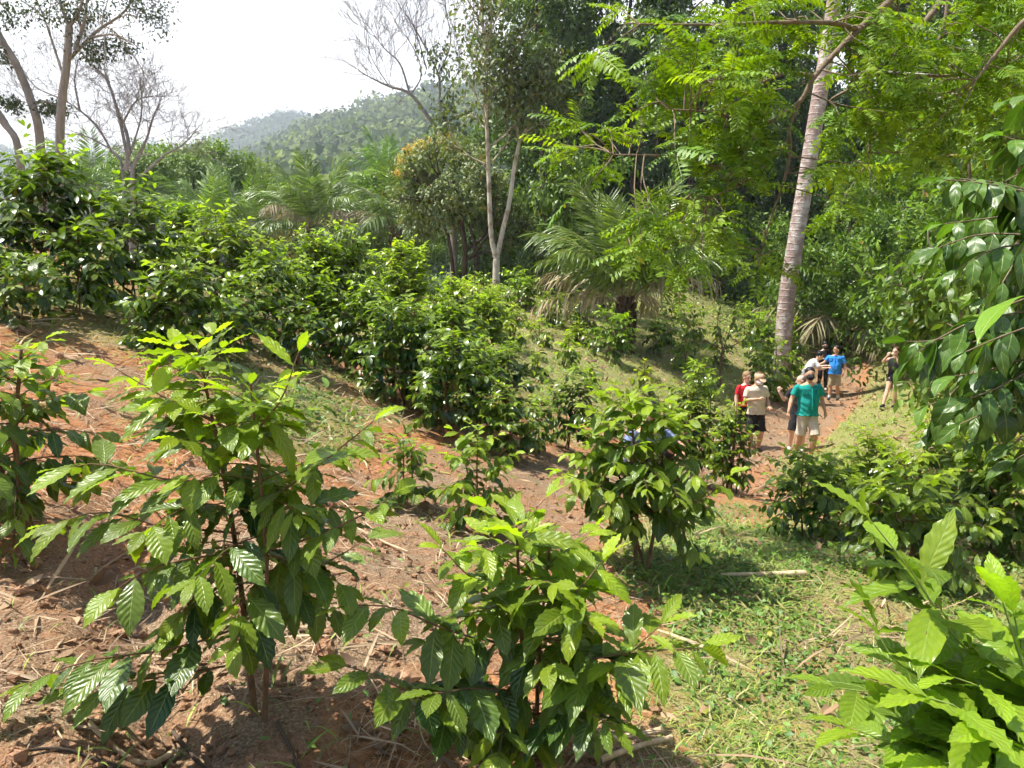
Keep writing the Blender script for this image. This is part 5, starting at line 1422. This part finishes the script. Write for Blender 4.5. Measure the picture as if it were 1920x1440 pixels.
    mb = MB(); mb.add(V.reshape(-1, 3), (Q[None] + (np.arange(n) * len(B))[:, None, None]).reshape(-1, 4))
    tag(mb.build('gravel', M['clod'], smooth=False), 'crumbs and clods of red soil with small stones', 'gravel', kind='stuff')
    # weeds under the rows and on the wood floor
    x, y = scatter(60000, 4.5, 60, R, .85, -.85); pd = path_d(x, y); u = x / y
    w = .16 * sm(5, 8, y) * sm(.1, -.1, u) + .9 * sm(27, 33, y) * sm(-.12, .0, u) + .55 * sm(.50, .60, u) * sm(6, 10, y) + .10 + .12 * sm(12, 15, y) * sm(-.1, .05, u)
    dens = w * sm(-.05, .3, fbm(x * .8, y * .8, 95) + .06 + .2 * sm(24, 32, y)) * sm(.1, .8, pd)
    k = R.random(len(x)) < dens; x = x[k]; y = y[k]; n = len(x)
    z = gz(x, y) + R.random(n) ** 1.3 * (.22 + .7 * sm(20, 32, y)) ; a = R.uniform(0, 6.28, n)
    mb = MB(); put_leaves(mb, LOW, np.stack([x, y, z], -1), np.stack([np.cos(a), np.sin(a), R.normal(size=n) * .35], -1), np.stack([R.normal(size=n) * .4, R.normal(size=n) * .4, np.ones(n)], -1),
                          R.uniform(.07, .15, n) * (1 + .025 * y), np.clip(R.normal(.55, .28, n), 0, 1), R)
    tag(mb.build('undergrowth', M['vine']), 'leafy weeds below the coffee rows and along the wood edge', 'undergrowth', kind='stuff')
ground_layer()
# ------------------------------------------------------------------ people
def A3(*v): return np.array(v, float)

def closed_rings(rings):
    """loft a list of (n,3) rings into a closed skin"""
    n = len(rings[0]); V = np.concatenate(rings + [rings[0].mean(0)[None], rings[-1].mean(0)[None]])
    m = len(rings); F = []
    for i in range(m - 1):
        for j in range(n):
            F.append((i * n + j, i * n + (j + 1) % n, (i + 1) * n + (j + 1) % n, (i + 1) * n + j))
    a = m * n
    for j in range(n):
        F.append((a, (j + 1) % n, j)); F.append((a + 1, (m - 1) * n + j, (m - 1) * n + (j + 1) % n))
    return V, F

def capsule(p0, p1, r0, r1, n=12, flat=(1, 1), mid=None):
    p0 = A3(*p0); p1 = A3(*p1); d, s, u = frame_of(p1 - p0, (0.03, 1, .05) if abs(unit(p1 - p0)[2]) > .7 else (0, 0, 1))
    th = np.linspace(0, 6.283185, n, endpoint=False)
    C = (np.cos(th)[:, None] * s * flat[0] + np.sin(th)[:, None] * u * flat[1])
    rings = []
    for k in (80, 55, 28): a = math.radians(k); rings.append(p0 - d * r0 * math.sin(a) + C * r0 * math.cos(a))
    if mid is None: rings += [p0 + C * r0, p1 + C * r1]
    else:
        rings += [p0 + C * r0, p0 + (p1 - p0) * mid[0] + C * mid[1], p1 + C * r1]
    for k in (28, 55, 80): a = math.radians(k); rings.append(p1 + d * r1 * math.sin(a) + C * r1 * math.cos(a))
    return closed_rings(rings)

def frustum(p0, p1, r0, r1, n=14, flat=(1, 1)):
    p0 = A3(*p0); p1 = A3(*p1); d, s, u = frame_of(p1 - p0, (0.03, 1, .05) if abs(unit(p1 - p0)[2]) > .7 else (0, 0, 1))
    th = np.linspace(0, 6.283185, n, endpoint=False); C = (np.cos(th)[:, None] * s * flat[0] + np.sin(th)[:, None] * u * flat[1])
    return closed_rings([p0 + C * (r0 * (1 - t) + r1 * t) + (p1 - p0) * t for t in (0, .33, .66, 1)])

def ellipsoid(c, r, Rm=np.eye(3), n=14, m=9):
    rings = []
    for k in range(1, m):
        a = math.pi * k / m
        th = np.linspace(0, 6.283185, n, endpoint=False)
        q = np.stack([np.cos(th) * math.sin(a) * r[0], np.sin(th) * math.sin(a) * r[1], np.full(n, -math.cos(a) * r[2])], -1)
        rings.append(A3(*c) + q @ Rm.T)
    return closed_rings(rings)

def fuse(name, parts, mat, parent, voxel=.012, smooth=3, folds=0.):
    """join overlapping solids into one continuous skin"""
    V = []; Fc = []; n = 0
    for v, f in parts:
        V.append(v); Fc += [tuple(i + n for i in q) for q in f]; n += len(v)
    me = bpy.data.meshes.new(name + '_raw'); me.from_pydata(np.concatenate(V).tolist(), [], Fc); me.update()
    o = bpy.data.objects.new(name, me); COL.objects.link(o)
    m = o.modifiers.new('remesh', 'REMESH'); m.mode = 'VOXEL'; m.voxel_size = voxel; m.use_smooth_shade = True
    s = o.modifiers.new('smooth', 'SMOOTH'); s.factor = .5; s.iterations = smooth
    dg = bpy.context.evaluated_depsgraph_get(); ev = o.evaluated_get(dg)
    me2 = bpy.data.meshes.new_from_object(ev); me2.name = name
    o.modifiers.clear(); o.data = me2; bpy.data.meshes.remove(me)
    me2.materials.clear(); me2.materials.append(mat); o.parent = parent
    if folds:
        n_ = len(me2.vertices); co = np.zeros(n_ * 3, np.float32); no = np.zeros(n_ * 3, np.float32)
        me2.vertices.foreach_get('co', co); me2.vertices.foreach_get('normal', no); co = co.reshape(-1, 3); no = no.reshape(-1, 3)
        a_ = np.arctan2(co[:, 1], co[:, 0]); sd = (len(name))
        d_ = np.sin(co[:, 2] * 38 + a_ * 3 + 4 * np.sin(co[:, 2] * 9 + a_)) * .5 + np.sin(co[:, 2] * 17 - a_ * 5 + co[:, 0] * 22) * .6 + np.sin(a_ * 9 + co[:, 2] * 6) * .5 * (co[:, 2] < 1.15)
        co = co + no * (d_ * folds)[:, None]; me2.vertices.foreach_set('co', co.astype(np.float32).ravel()); me2.update()
    me2.polygons.foreach_set('use_smooth', np.full(len(me2.polygons), True))
    return o

def hand_parts(w, d, n, curl, side):
    """palm, four unequal bent fingers and a thumb; w wrist, d pointing way, n back-of-hand normal, side +1/-1 where the thumb is"""
    d, s, u = frame_of(d, n); s = s * side; P = []
    P.append(capsule(w + d * .02, w + d * .075, .026, .034, 10, (1.15, .5)))
    for k, (off, L) in enumerate([(.030, .070), (.010, .080), (-.011, .074), (-.030, .058)]):
        b = w + d * .085 + s * off
        a1 = curl * .9; d1 = d * math.cos(a1) - u * math.sin(a1) + s * off * 1.5
        m = b + unit(d1) * L * .5
        a2 = curl * 2.2; d2 = d * math.cos(a2) - u * math.sin(a2)
        P.append(capsule(b - d * .02, m, .0105, .0095, 7)); P.append(capsule(m, m + d2 * L * .5, .0095, .008, 7))
    tb = w + d * .03 + s * .026
    td = unit(d * .75 + s * .75 - u * (.2 + .5 * curl)); tm = tb + td * .035
    P.append(capsule(tb, tm, .014, .012, 7)); P.append(capsule(tm, tm + unit(td + d * .5 - u * curl * .5) * .032, .012, .010, 7))
    return P

SKIN = {k: plain_mat('skin_' + k, c, .5, .08, 25, spec=.4) for k, c in dict(light=(.66, .40, .29), tan=(.52, .29, .18), brown=(.32, .155, .085)).items()}
BLACK = plain_mat('black_cloth', (.018, .018, .02), .85, .3, 30, .3)
HAIRM = {k: plain_mat('hair_' + k, c, .45, .3, 60, .4) for k, c in dict(black=(.012, .010, .010), brown=(.10, .055, .03), fair=(.30, .19, .10), grey=(.09, .065, .05)).items()}
def cloth(name, c, var=.10): return plain_mat(name, c, .85, var, 14, .55, .2)
C_TEAL = cloth('teal_shirt_cloth', (.012, .27, .235)); C_BLUE = cloth('blue_shirt_cloth', (.035, .24, .68)); C_BEIGE = cloth('beige_shirt_cloth', (.60, .53, .42)); C_RED = cloth('red_shirt_cloth', (.56, .02, .03))
C_WHITE = cloth('white_shirt_cloth', (.78, .74, .78)); C_DARK = cloth('charcoal_shirt_cloth', (.025, .025, .03)); C_KHAKI = cloth('khaki_cloth', (.42, .34, .22)); C_STONE = cloth('stone_trouser_cloth', (.55, .47, .39)); C_GREYBLUE = cloth('blue_grey_cloth', (.16, .20, .32))
C_CAPTAN = cloth('tan_cap_cloth', (.62, .40, .26)); C_MASKW = cloth('pale_mask_cloth', (.68, .64, .66)); C_SHOE = plain_mat('dark_shoe', (.02, .02, .025), .6, .2, 30); C_SHOEW = plain_mat('pale_shoe', (.72, .72, .60), .6, .1, 30); C_SOCK = cloth('white_sock', (.8, .8, .8))
EYE_M = plain_mat('dark_eye', (.015, .01, .008), .2, .05, 10)
PHONE_M = plain_mat('black_phone_glass', (.012, .012, .014), .15, .05, 10, spec=.6)

DEF = dict(hipL=(.09, 0, .92), hipR=(-.09, 0, .92), kneeL=(.10, -.02, .49), kneeR=(-.10, -.02, .49), ankL=(.11, .02, .085), ankR=(-.11, .02, .085),
           pel=(0, 0, .84), waist=(0, 0, 1.05), chest=(0, .0, 1.30), neck=(0, .015, 1.48), shL=(.180, .01, 1.395), shR=(-.180, .01, 1.395),
           elL=(.25, .02, 1.14), elR=(-.25, .02, 1.14), wrL=(.27, -.06, .90), wrR=(-.27, -.06, .90), handL=((.0, -.15, -1), (1, 0, 0), .35), handR=((.0, -.15, -1), (-1, 0, 0), .35),
           head=(0, -.02, 1.615), hyaw=0., hpitch=0., htilt=0.)

def person(label, px, Y, h, yaw, J={}, skin='tan', hair=('black', 'short'), shirt=None, shirt_kind='loose', bottom=(None, 'shorts'), belly=0., mask=None, cap=None, shoe='dark', sock=False, wide=1., group=None, ground_z=None, collar=False, pocket=False):
    j = dict(DEF); j.update(J)
    for k in list(j):
        if isinstance(j[k], tuple) and len(j[k]) == 3 and not k.startswith('hand'): j[k] = A3(*j[k])
    for k in ('shL', 'shR'): j[k] = j[k] * A3(wide, 1, 1)
    b = ground(px, Y)
    root = thing('person', label, 'person', b, group, math.radians(yaw)); root.scale = (h / 1.75,) * 3
    sk = SKIN[skin]
    # --- torso rings along the bent spine
    sp = smooth_path([j['pel'], j['waist'], j['chest'], j['neck']], 13); xh = unit(j['hipL'] - j['hipR']); xs = unit(j['shL'] - j['shR'])
    tt = [0, .10, .26, .45, .62, .78, .90, 1.0]; rx = np.array([.125, .165, .156, .168, .182, .188, .166, .068]) * np.array([1, 1, 1, 1, 1, wide, wide, 1]); ry = np.array([.095, .118, .108, .112, .122, .112, .085, .058])
    bel = np.array([.1, .7, 1, .8, .35, .1, 0, 0]) * belly
    def ring(t, a, c, push=0, n=20):
        x = t * 12; i = min(int(x), 11); p = sp[i] * (1 - (x - i)) + sp[i + 1] * (x - i); ax = unit(sp[i + 1] - sp[i])
        X = unit(xh * (1 - t) + xs * t); X = unit(X - ax * np.dot(X, ax)); Yv = np.cross(ax, X)
        th = np.linspace(0, 6.283185, n, endpoint=False); cs = np.sign(np.cos(th)) * np.abs(np.cos(th)) ** .85; sn = np.sign(np.sin(th)) * np.abs(np.sin(th)) ** .85
        fr = np.where(np.sin(th) < 0, 1 + push / c, 1)
        return p + cs[:, None] * X * a + (sn * fr)[:, None] * Yv * c
    body = [closed_rings([ring(t, a, c, q) for t, a, c, q in zip(tt, rx, ry, bel)])]
    # --- head
    Rz = np.array(Matrix.Rotation(math.radians(j['hyaw']), 3, 'Z') @ Matrix.Rotation(math.radians(j['hpitch']), 3, 'X') @ Matrix.Rotation(math.radians(j['htilt']), 3, 'Y'))
    H = j['head'] + A3(0, 0, .012); HS = 1.10; Rz = Rz * HS; hp = lambda x, y, z: H + Rz @ A3(x, y, z)
    body += [ellipsoid(H + Rz @ A3(0, .012, .025), (.076, .095, .092), Rz), ellipsoid(H + Rz @ A3(0, -.022, -.045), (.058, .066, .072), Rz), capsule(hp(0, -.088, .012), hp(0, -.108, -.022), .010, .015, 8),
             ellipsoid(hp(.078, .012, -.008), (.012, .022, .032), Rz, 8, 6), ellipsoid(hp(-.078, .012, -.008), (.012, .022, .032), Rz, 8, 6), capsule(j['neck'] - A3(0, 0, .05), hp(0, .02, -.06), .058, .052), ellipsoid(hp(0, -.078, -.062), (.026, .014, .010), Rz, 8, 6)]
    for s, S in (('L', 1), ('R', -1)):
        sh, el, wr = j['sh' + s], j['el' + s], j['wr' + s]
        body += [capsule(sh, el, .054, .041, mid=(.45, .050)), capsule(el, wr, .042, .027, mid=(.3, .043))]
        d, n, c = j['hand' + s]; body += hand_parts(wr, A3(*d), A3(*n), c, S if s == 'R' else -S) if True else []
        hi, kn, an = j['hip' + s], j['knee' + s], j['ank' + s]
        body += [capsule(hi, kn, .088, .056, mid=(.4, .080)), capsule(kn, an, .056, .038, mid=(.32, .061))]
        f = an + A3(0, -.12, -.045); body += [capsule(an + A3(0, .03, -.04), f, .036, .030, 10)]
    fuse('body', body, sk, root, .0095, 4)
    # --- clothing
    if shirt is not None:
        e = .020 if shirt_kind == 'loose' else .010
        t0 = .03 if shirt_kind == 'loose' else .14
        prs = [closed_rings([ring(t0, .186 + e + belly * .3, .136 + e, belly * .6)] + [ring(t, a + e, c + e, q) for t, a, c, q in zip(tt[1:7], rx[1:7], ry[1:7], bel[1:7]) if t > t0] + [ring(.955, .088, .075)])]
        if shirt_kind != 'tank':
            for s in 'LR':
                sh, el = j['sh' + s], j['el' + s]; q1 = sh + (el - sh) * (.72 if shirt_kind != 'threequarter' else 1.0); r1 = .078 if shirt_kind == 'loose' else .064
                prs += [capsule(sh, sh + (el - sh) * .3, .064, .066), frustum(sh, q1, .060, r1)]
                if shirt_kind == 'threequarter': prs += [frustum(el - (j['wr' + s] - el) * .05, el + (j['wr' + s] - el) * .25, .055, .050)]
        fuse('shirt', prs, shirt, root, .011, 9, .008 if shirt_kind == 'loose' else .004)
        if collar:
            cp = []
            nb = sp[11] + A3(0, -.012, .012)
            for S in (1, -1): cp += [capsule(nb + A3(S * .075, .02, .0), nb + A3(S * .048, -.085, -.040), .022, .026, 8, (1, .5)), capsule(nb + A3(S * .072, .02, .005), nb + A3(0, .07, .02), .018, .018, 8)]
            fuse('collar', cp, shirt, root, .008, 1)
        if collar:
            V0 = ellipsoid((0, 0, 0), (.040, .020, .050), n=12, m=8); c = ring(.86, rx[5] + e, ry[5] + e)
            fuse('neckline', [(V0[0] + c[15] + A3(0, .012, .045), V0[1])], sk, root, .006, 1)
            pl = [ring(t, np.interp(t, tt, rx) + e, np.interp(t, tt, ry) + e, np.interp(t, tt, bel))[15] + A3(0, -.004, 0) for t in np.linspace(.08, .80, 9)]
            mb = MB(); tube(mb, np.array(pl), .011, 6); mb.build('button_placket', shirt, root)
        if pocket:
            for S in (1, -1):
                c = ring(.70, rx[4] + e, ry[4] + e, bel[4])
                th = -math.pi / 2 + S * .55; k = int(round((th % 6.283) / 6.283 * 20)) % 20
                V, Fq = ellipsoid((0, 0, 0), (1, 1, 1), n=16, m=10); V = np.sign(V) * np.abs(V) ** .35 * A3(.056, .010, .060); an_ = S * .45
                V = np.stack([V[:, 0] * math.cos(an_) - V[:, 1] * math.sin(an_), V[:, 0] * math.sin(an_) + V[:, 1] * math.cos(an_), V[:, 2]], -1) + c[k] + A3(0, .003, 0)
                fuse('pocket', [(V, Fq)], shirt, root, .006, 1)
    cb, kind = bottom
    if cb is not None:
        e = .014
        prs = [closed_rings([ring(t, a + e, c + e, q) for t, a, c, q in zip([0, .10, .2], [.135, .164, .148], [.105, .116, .102], [0, belly * .4, belly * .6])])]
        ln = {'shorts': 1.02, 'short': .42, 'trousers': 1}[kind]
        for s in 'LR':
            hi, kn, an = j['hip' + s], j['knee' + s], j['ank' + s]
            if kind == 'trousers': prs += [frustum(hi + A3(0, 0, -.02), kn, .094, .072), frustum(kn + (hi - kn) * .04, an + (kn - an) * .08, .073, .056)]
            else: prs += [frustum(hi + A3(0, 0, -.03), hi + (kn - hi) * ln, .094, .100 if kind == 'shorts' else .10)]
        fuse('shorts' if kind != 'trousers' else 'trousers', prs, cb, root, .011, 2, .006)
        if kind == 'shorts' and shirt is C_BLUE: fuse('belt', [closed_rings([ring(t, .176, .130, belly * .7) for t in (.10, .135)])], BLACK, root, .009, 1)
    for s in 'LR':
        an = j['ank' + s]; f = an + A3(0, -.135, -.042)
        fuse('shoe', [capsule(an + A3(0, .035, -.038), f, .046, .043, 10, (1, .9)), capsule(an + A3(0, .0, -.02), an + A3(0, 0, .0), .044, .040, 10)], C_SHOE if shoe == 'dark' else C_SHOEW, root, .009, 2)
        if sock: fuse('sock', [frustum(an + A3(0, 0, .0), an + (j['knee' + s] - an) * .22, .047, .046)], C_SOCK, root, .009, 1)
    # --- head dress
    hc, hk = hair
    if hk == 'short': pr = [ellipsoid(hp(0, .030, .058), (.086, .094, .084), Rz)]
    elif hk == 'balding': pr = [ellipsoid(hp(0, .04, .015), (.088, .092, .088), Rz)]
    elif hk == 'bun': pr = [ellipsoid(hp(0, .032, .050), (.089, .096, .094), Rz), ellipsoid(hp(0, .10, .095), (.042, .042, .042), Rz)]
    elif hk == 'tied': pr = [ellipsoid(hp(0, .032, .050), (.089, .096, .094), Rz), ellipsoid(hp(0, .12, -.01), (.035, .035, .05), Rz), capsule(hp(0, .13, -.03), hp(.02, .13, -.16), .028, .015)]
    fuse('hair', pr, HAIRM[hc], root, .009, 2)
    if cap is not None:
        prs = [ellipsoid(hp(0, .018, .055), (.092, .106, .082), Rz), capsule(hp(-.035, -.10, .055), hp(.035, -.10, .055), .048, .048, 12, (1, .18))]
        V, Fq = ellipsoid((0, 0, 0), (.074, .060, .011), np.eye(3)); V = np.array([hp(*(v + A3(0, -.105, .050 - 1.2 * max(0, -v[1]) * .2))) for v in V])
        fuse('cap', [prs[0], (V, Fq)], cap, root, .008, 2)
    if mask is not None: fuse('face_mask', [ellipsoid(hp(0, -.045, -.030), (.067, .084, .058), Rz)], mask, root, .008, 2)
    for S in (1, -1):
        mb = MB(); V, Fq = ellipsoid(hp(S * .031, -.080, .018), (.013, .008, .007), Rz, 8, 6)
        mb.add(V, [q for q in Fq if len(q) == 4]); mb.build('eye', EYE_M, root)
    return root

def world_of(root, v):
    s = root.scale[0]; a = root.rotation_euler[2]; v = A3(*v) * s
    return A3(root.location[0] + v[0] * math.cos(a) - v[1] * math.sin(a), root.location[1] + v[0] * math.sin(a) + v[1] * math.cos(a), root.location[2] + v[2])

def people():
    person('man in a teal button shirt and black face mask striding toward the viewer', 1508, 14.0, 1.78, 4, dict(
        kneeL=(.10, -.16, .50), ankL=(.10, -.06, .10), kneeR=(-.10, .0, .48), ankR=(-.10, .16, .11), shL=(.185, .02, 1.395), shR=(-.185, .0, 1.395), elL=(.295, .06, 1.16), wrL=(.33, -.04, .93), elR=(-.31, .02, 1.17), wrR=(-.40, -.08, .95),
        handR=((-.15, -.25, -1), (-1, -.2, 0), .5), handL=((.05, -.2, -1), (1, -.2, 0), .4), hyaw=-14, hpitch=0), 'tan', ('black', 'short'), C_TEAL, bottom=(C_STONE, 'shorts'), belly=.06, mask=BLACK, wide=1.16, collar=True, pocket=True)
    person('man in a beige polo, tan cap and pale mask looking down at his raised hand', 1413, 15.5, 1.76, 12, dict(
        kneeL=(.10, -.10, .50), ankL=(.12, .05, .10), ankR=(-.12, .0, .085), elL=(.26, .03, 1.15), wrL=(.20, -.19, 1.04), handL=((-.2, -.9, -.1), (.2, 0, 1), .6), elR=(-.27, -.02, 1.16), wrR=(-.10, -.22, 1.22), handR=((.8, -.35, .3), (-.3, -.3, .6), .6),
        head=(0, -.06, 1.60), hpitch=28, hyaw=8), 'tan', ('brown', 'short'), C_BEIGE, bottom=(BLACK, 'shorts'), mask=C_MASKW, cap=C_CAPTAN, wide=1.12)
    r = person('person in a red printed T-shirt with fair tied hair behind the beige polo', 1394, 17.0, 1.68, 14, dict(hpitch=14, hyaw=10), 'light', ('fair', 'tied'), C_RED, bottom=(C_DARK, 'shorts'), shirt_kind='tight')
    fc = bpy.data.curves.new('print', 'FONT'); fc.body = 'CAT'; fc.size = .085; fc.extrude = .006; fc.align_x = 'CENTER'
    fo = bpy.data.objects.new('print', fc); COL.objects.link(fo)
    me = bpy.data.meshes.new_from_object(fo.evaluated_get(bpy.context.evaluated_depsgraph_get())); bpy.data.objects.remove(fo)
    me.name = 'print'; me.materials.clear(); me.materials.append(C_WHITE)
    o = bpy.data.objects.new('print', me); COL.objects.link(o); o.parent = r; o.location = (0, -.150, 1.235); o.rotation_euler = (math.pi / 2 - .05, 0, 0)
    person('man in a charcoal T-shirt raising one fist, face turned aside, behind the teal shirt', 1494, 16.6, 1.76, -30, dict(
        elR=(-.33, -.05, 1.17), wrR=(-.44, -.12, 1.36), handR=((-.15, .0, 1), (-.3, -.9, .0), 1.1), hyaw=-62, htilt=-6, hpitch=6, kneeR=(-.12, -.12, .5), ankR=(-.16, -.02, .09)), 'light', ('grey', 'balding'), C_DARK, bottom=(C_DARK, 'shorts'), shoe='pale')
    person('woman in a white T-shirt with a black hair bun bending to reach out her arm', 1508, 22.4, 1.64, 72, dict(
        waist=(0, -.03, 1.04), chest=(0, -.17, 1.25), neck=(0, -.29, 1.39), shL=(.18, -.25, 1.35), shR=(-.18, -.25, 1.35), elL=(.22, -.40, 1.14), wrL=(.16, -.62, 1.20), handL=((-.1, -1, .1), (0, 0, 1), .7), elR=(-.20, -.40, 1.12), wrR=(-.10, -.62, 1.16), handR=((.1, -1, .1), (0, 0, 1), .7),
        head=(0, -.38, 1.50), hpitch=26), 'light', ('black', 'bun'), C_WHITE, bottom=(C_WHITE, 'shorts'))
    rb = person('woman all in black with a black mask looking down at her phone', 1541, 25.4, 1.68, -14, dict(
        kneeR=(-.10, -.04, .49), ankR=(-.13, .03, .09), elL=(.24, .0, 1.16), wrL=(.07, -.22, 1.20), handL=((-.6, -.5, .25), (.2, -.3, .8), .7), elR=(-.25, .0, 1.16), wrR=(-.07, -.22, 1.18), handR=((.6, -.5, .25), (-.2, -.3, .8), .7), head=(0, -.05, 1.61), hpitch=24, hyaw=6),
        'light', ('black', 'bun'), C_DARK, shirt_kind='threequarter', bottom=(BLACK, 'trousers'), mask=BLACK, shoe='pale')
    c = world_of(rb, (0, -.31, 1.25))
    mb = MB(); V, Fq = ellipsoid((0, 0, 0), (.040, .006, .078), n=12, m=8); V = np.sign(V) * np.abs(V)
    hx, hy, hz = .075, .005, .037
    pts = []
    for s in (-1, 1):
        for a in np.linspace(0, 6.283, 24, endpoint=False):
            pts.append((hx * np.sign(math.cos(a)) * abs(math.cos(a)) ** .25, s * hy, hz * np.sign(math.sin(a)) * abs(math.sin(a)) ** .25))
    mb.add(pts, [[k, (k + 1) % 24, 24 + (k + 1) % 24, 24 + k] for k in range(24)]); mb.add(pts, [[0, k + 1, k] for k in range(1, 23)] + [[24, 24 + k, 25 + k] for k in range(1, 23)])
    o = mb.build('phone', PHONE_M, smooth=False); o.location = [float(v) for v in c]; o.rotation_euler = (math.radians(-35), 0, math.radians(-14)); tag(o, 'dark phone held up by the woman all in black', 'phone')
    person('man in a bright blue button shirt and khaki shorts holding out his arm', 1562, 23.5, 1.76, -32, dict(
        ankL=(.13, .05, .085), ankR=(-.12, -.05, .085), elR=(-.33, -.10, 1.20), wrR=(-.52, -.22, 1.12), handR=((-1, -.4, .0), (0, -.2, 1), .4), elL=(.28, .03, 1.14), wrL=(.26, -.10, .92), handL=((-.1, -.4, -1), (1, -.2, 0), .4), hyaw=-48), 'tan', ('black', 'short'), C_BLUE, bottom=(C_KHAKI, 'shorts'), belly=.09, wide=1.1, sock=True, collar=True, pocket=True)
    person('woman in black shorts and top with bare legs, head hidden behind hanging leaves', 1672, 20.4, 1.66, -52, dict(
        kneeL=(.09, -.10, .50), ankL=(.10, -.02, .09), kneeR=(-.09, -.17, .50), ankR=(-.10, -.33, .09), elL=(.22, -.22, 1.33), wrL=(.08, -.30, 1.52), handL=((-.3, -.2, 1), (.5, -.5, 0), .8), elR=(-.26, -.20, 1.33), wrR=(-.10, -.30, 1.52), handR=((.3, -.2, 1), (-.5, -.5, 0), .8), head=(0, -.03, 1.62)), 'light', ('brown', 'bun'), C_DARK, shirt_kind='tank', bottom=(BLACK, 'short'))
    person('person in a blue-grey top almost wholly hidden behind the twin-stemmed coffee shrub', 1205, 7.3, 1.66, 20, dict(
        pel=(0, .14, .10), waist=(0, .10, .30), chest=(0, -.02, .52), neck=(0, -.10, .69), shL=(.18, -.07, .63), shR=(-.18, -.07, .63), hipL=(.10, .12, .16), hipR=(-.10, .12, .16), kneeL=(.16, -.28, .50), kneeR=(-.16, -.28, .50), ankL=(.13, -.06, .085), ankR=(-.13, -.06, .085),
        elL=(.30, -.26, .50), wrL=(.16, -.42, .52), elR=(-.36, -.20, .50), wrR=(-.2, -.40, .54), handL=((-.2, -1, -.2), (0, 0, 1), .6), handR=((.2, -1, -.2), (0, 0, 1), .6), head=(0, -.15, .82), hpitch=20), 'tan', ('black', 'short'), C_GREYBLUE, shirt_kind='tight', bottom=(C_DARK, 'trousers'))
people()
# ------------------------------------------------------------------ light, sky, air, camera
SUN_EL = math.radians(65); SUN_AZ = math.radians(-84)     # measured from +Y towards +X: the sun stands high to the left
def light():
    w = bpy.data.worlds.new('World'); SC.world = w; w.use_nodes = True
    nt = w.node_tree; nt.nodes.clear(); q = NT(nt)
    out = q.n('ShaderNodeOutputWorld'); bg = q.n('ShaderNodeBackground'); bg.inputs['Strength'].default_value = .10
    sky = q.n('ShaderNodeTexSky'); sky.sky_type = 'NISHITA'; sky.sun_disc = False
    sky.sun_elevation = SUN_EL; sky.sun_rotation = SUN_AZ; sky.altitude = 200; sky.dust_density = 1.2; sky.air_density = 1.0
    tc = q.n('ShaderNodeTexCoord'); sep = q.n('ShaderNodeSeparateXYZ', i_0=tc.outputs['Generated'])
    n = q.noise(2.6, 5, tc.outputs['Generated'], .6)
    # thick bright cloud low in the sky, thinned overhead to lower the fill light
    low = q.rng(sep.outputs[2], .32, .50, 1.0, .10)
    cov = q.math('MULTIPLY', low, q.rng(n, .30, .52, .55, 1.0), clamp=True)
    # cover thinned in the unseen sky behind the camera to reduce front fill
    cov = q.math('MULTIPLY', cov, q.rng(sep.outputs[1], -.45, .25, .25, 1.0))
    n2 = q.noise(3.4, 4, tc.outputs['Generated'], .55)
    cl = q.ramp(n2, [(.34, (6.4, 6.4, 7.0)), (.48, (8.4, 8.4, 8.4))])
    cov = q.math('MAXIMUM', cov, q.math('MULTIPLY', q.rng(sep.outputs[2], .44, .33, 0, .98), q.rng(sep.outputs[1], -.1, .3, 0, 1)))
    q.put(bg.inputs['Color'], q.mix(cov, sky.outputs[0], cl))
    nt.links.new(bg.outputs[0], out.inputs[0])
    l = bpy.data.lights.new('sun', 'SUN'); l.energy = 5.0; l.angle = math.radians(.6); l.color = (1., .95, .86)
    o = bpy.data.objects.new('sun', l); COL.objects.link(o)
    d = Vector((math.sin(SUN_AZ) * math.cos(SUN_EL), math.cos(SUN_AZ) * math.cos(SUN_EL), math.sin(SUN_EL)))
    o.rotation_euler = d.to_track_quat('Z', 'Y').to_euler(); o.location = d * 50
light()

def haze(density):
    m, nt, out = new_mat('pale_air'); q = NT(nt)
    v = q.n('ShaderNodeVolumePrincipled'); v.inputs['Density'].default_value = density
    v.inputs['Color'].default_value = (.80, .88, 1, 1); v.inputs['Anisotropy'].default_value = .2
    nt.links.new(v.outputs[0], out.inputs['Volume'])
    x0, x1, y0, y1, z0, z1 = -1600, 1600, -30, 1500, -420, 420
    V = [(x, y, z) for z in (z0, z1) for y in (y0, y1) for x in (x0, x1)]
    mb = MB(); mb.add(V, [[0, 2, 3, 1], [4, 5, 7, 6], [0, 1, 5, 4], [2, 6, 7, 3], [0, 4, 6, 2], [1, 3, 7, 5]])
    o = mb.build('haze', m, smooth=False); tag(o, 'pale humid air veiling the distant hills', 'haze', kind='stuff')
if HAZE: haze(HAZE)

cam = bpy.data.cameras.new('camera'); co = bpy.data.objects.new('camera', cam); COL.objects.link(co)
cam.sensor_width = 36; cam.lens = F / 1920 * 36; cam.clip_start = .05; cam.clip_end = 6000
co.location = EYE; co.rotation_euler = (math.pi / 2 - TH, 0, 0)
SC.camera = co
SC.render.engine = 'CYCLES'
SC.view_settings.view_transform = 'Standard'; SC.view_settings.look = 'None'
SC.view_settings.exposure = EXPO; SC.view_settings.gamma = 1
cy = SC.cycles
cy.max_bounces = 4; cy.diffuse_bounces = 2; cy.glossy_bounces = 1; cy.transmission_bounces = 3; cy.volume_bounces = 0; cy.transparent_max_bounces = 2
cy.use_adaptive_sampling = True; cy.adaptive_threshold = .035; cy.adaptive_min_samples = 12; cy.use_light_tree = False; cy.caustics_reflective = False; cy.caustics_refractive = False
cy.use_denoising = True; cy.sample_clamp_indirect = 6
SC.render.use_persistent_data = False
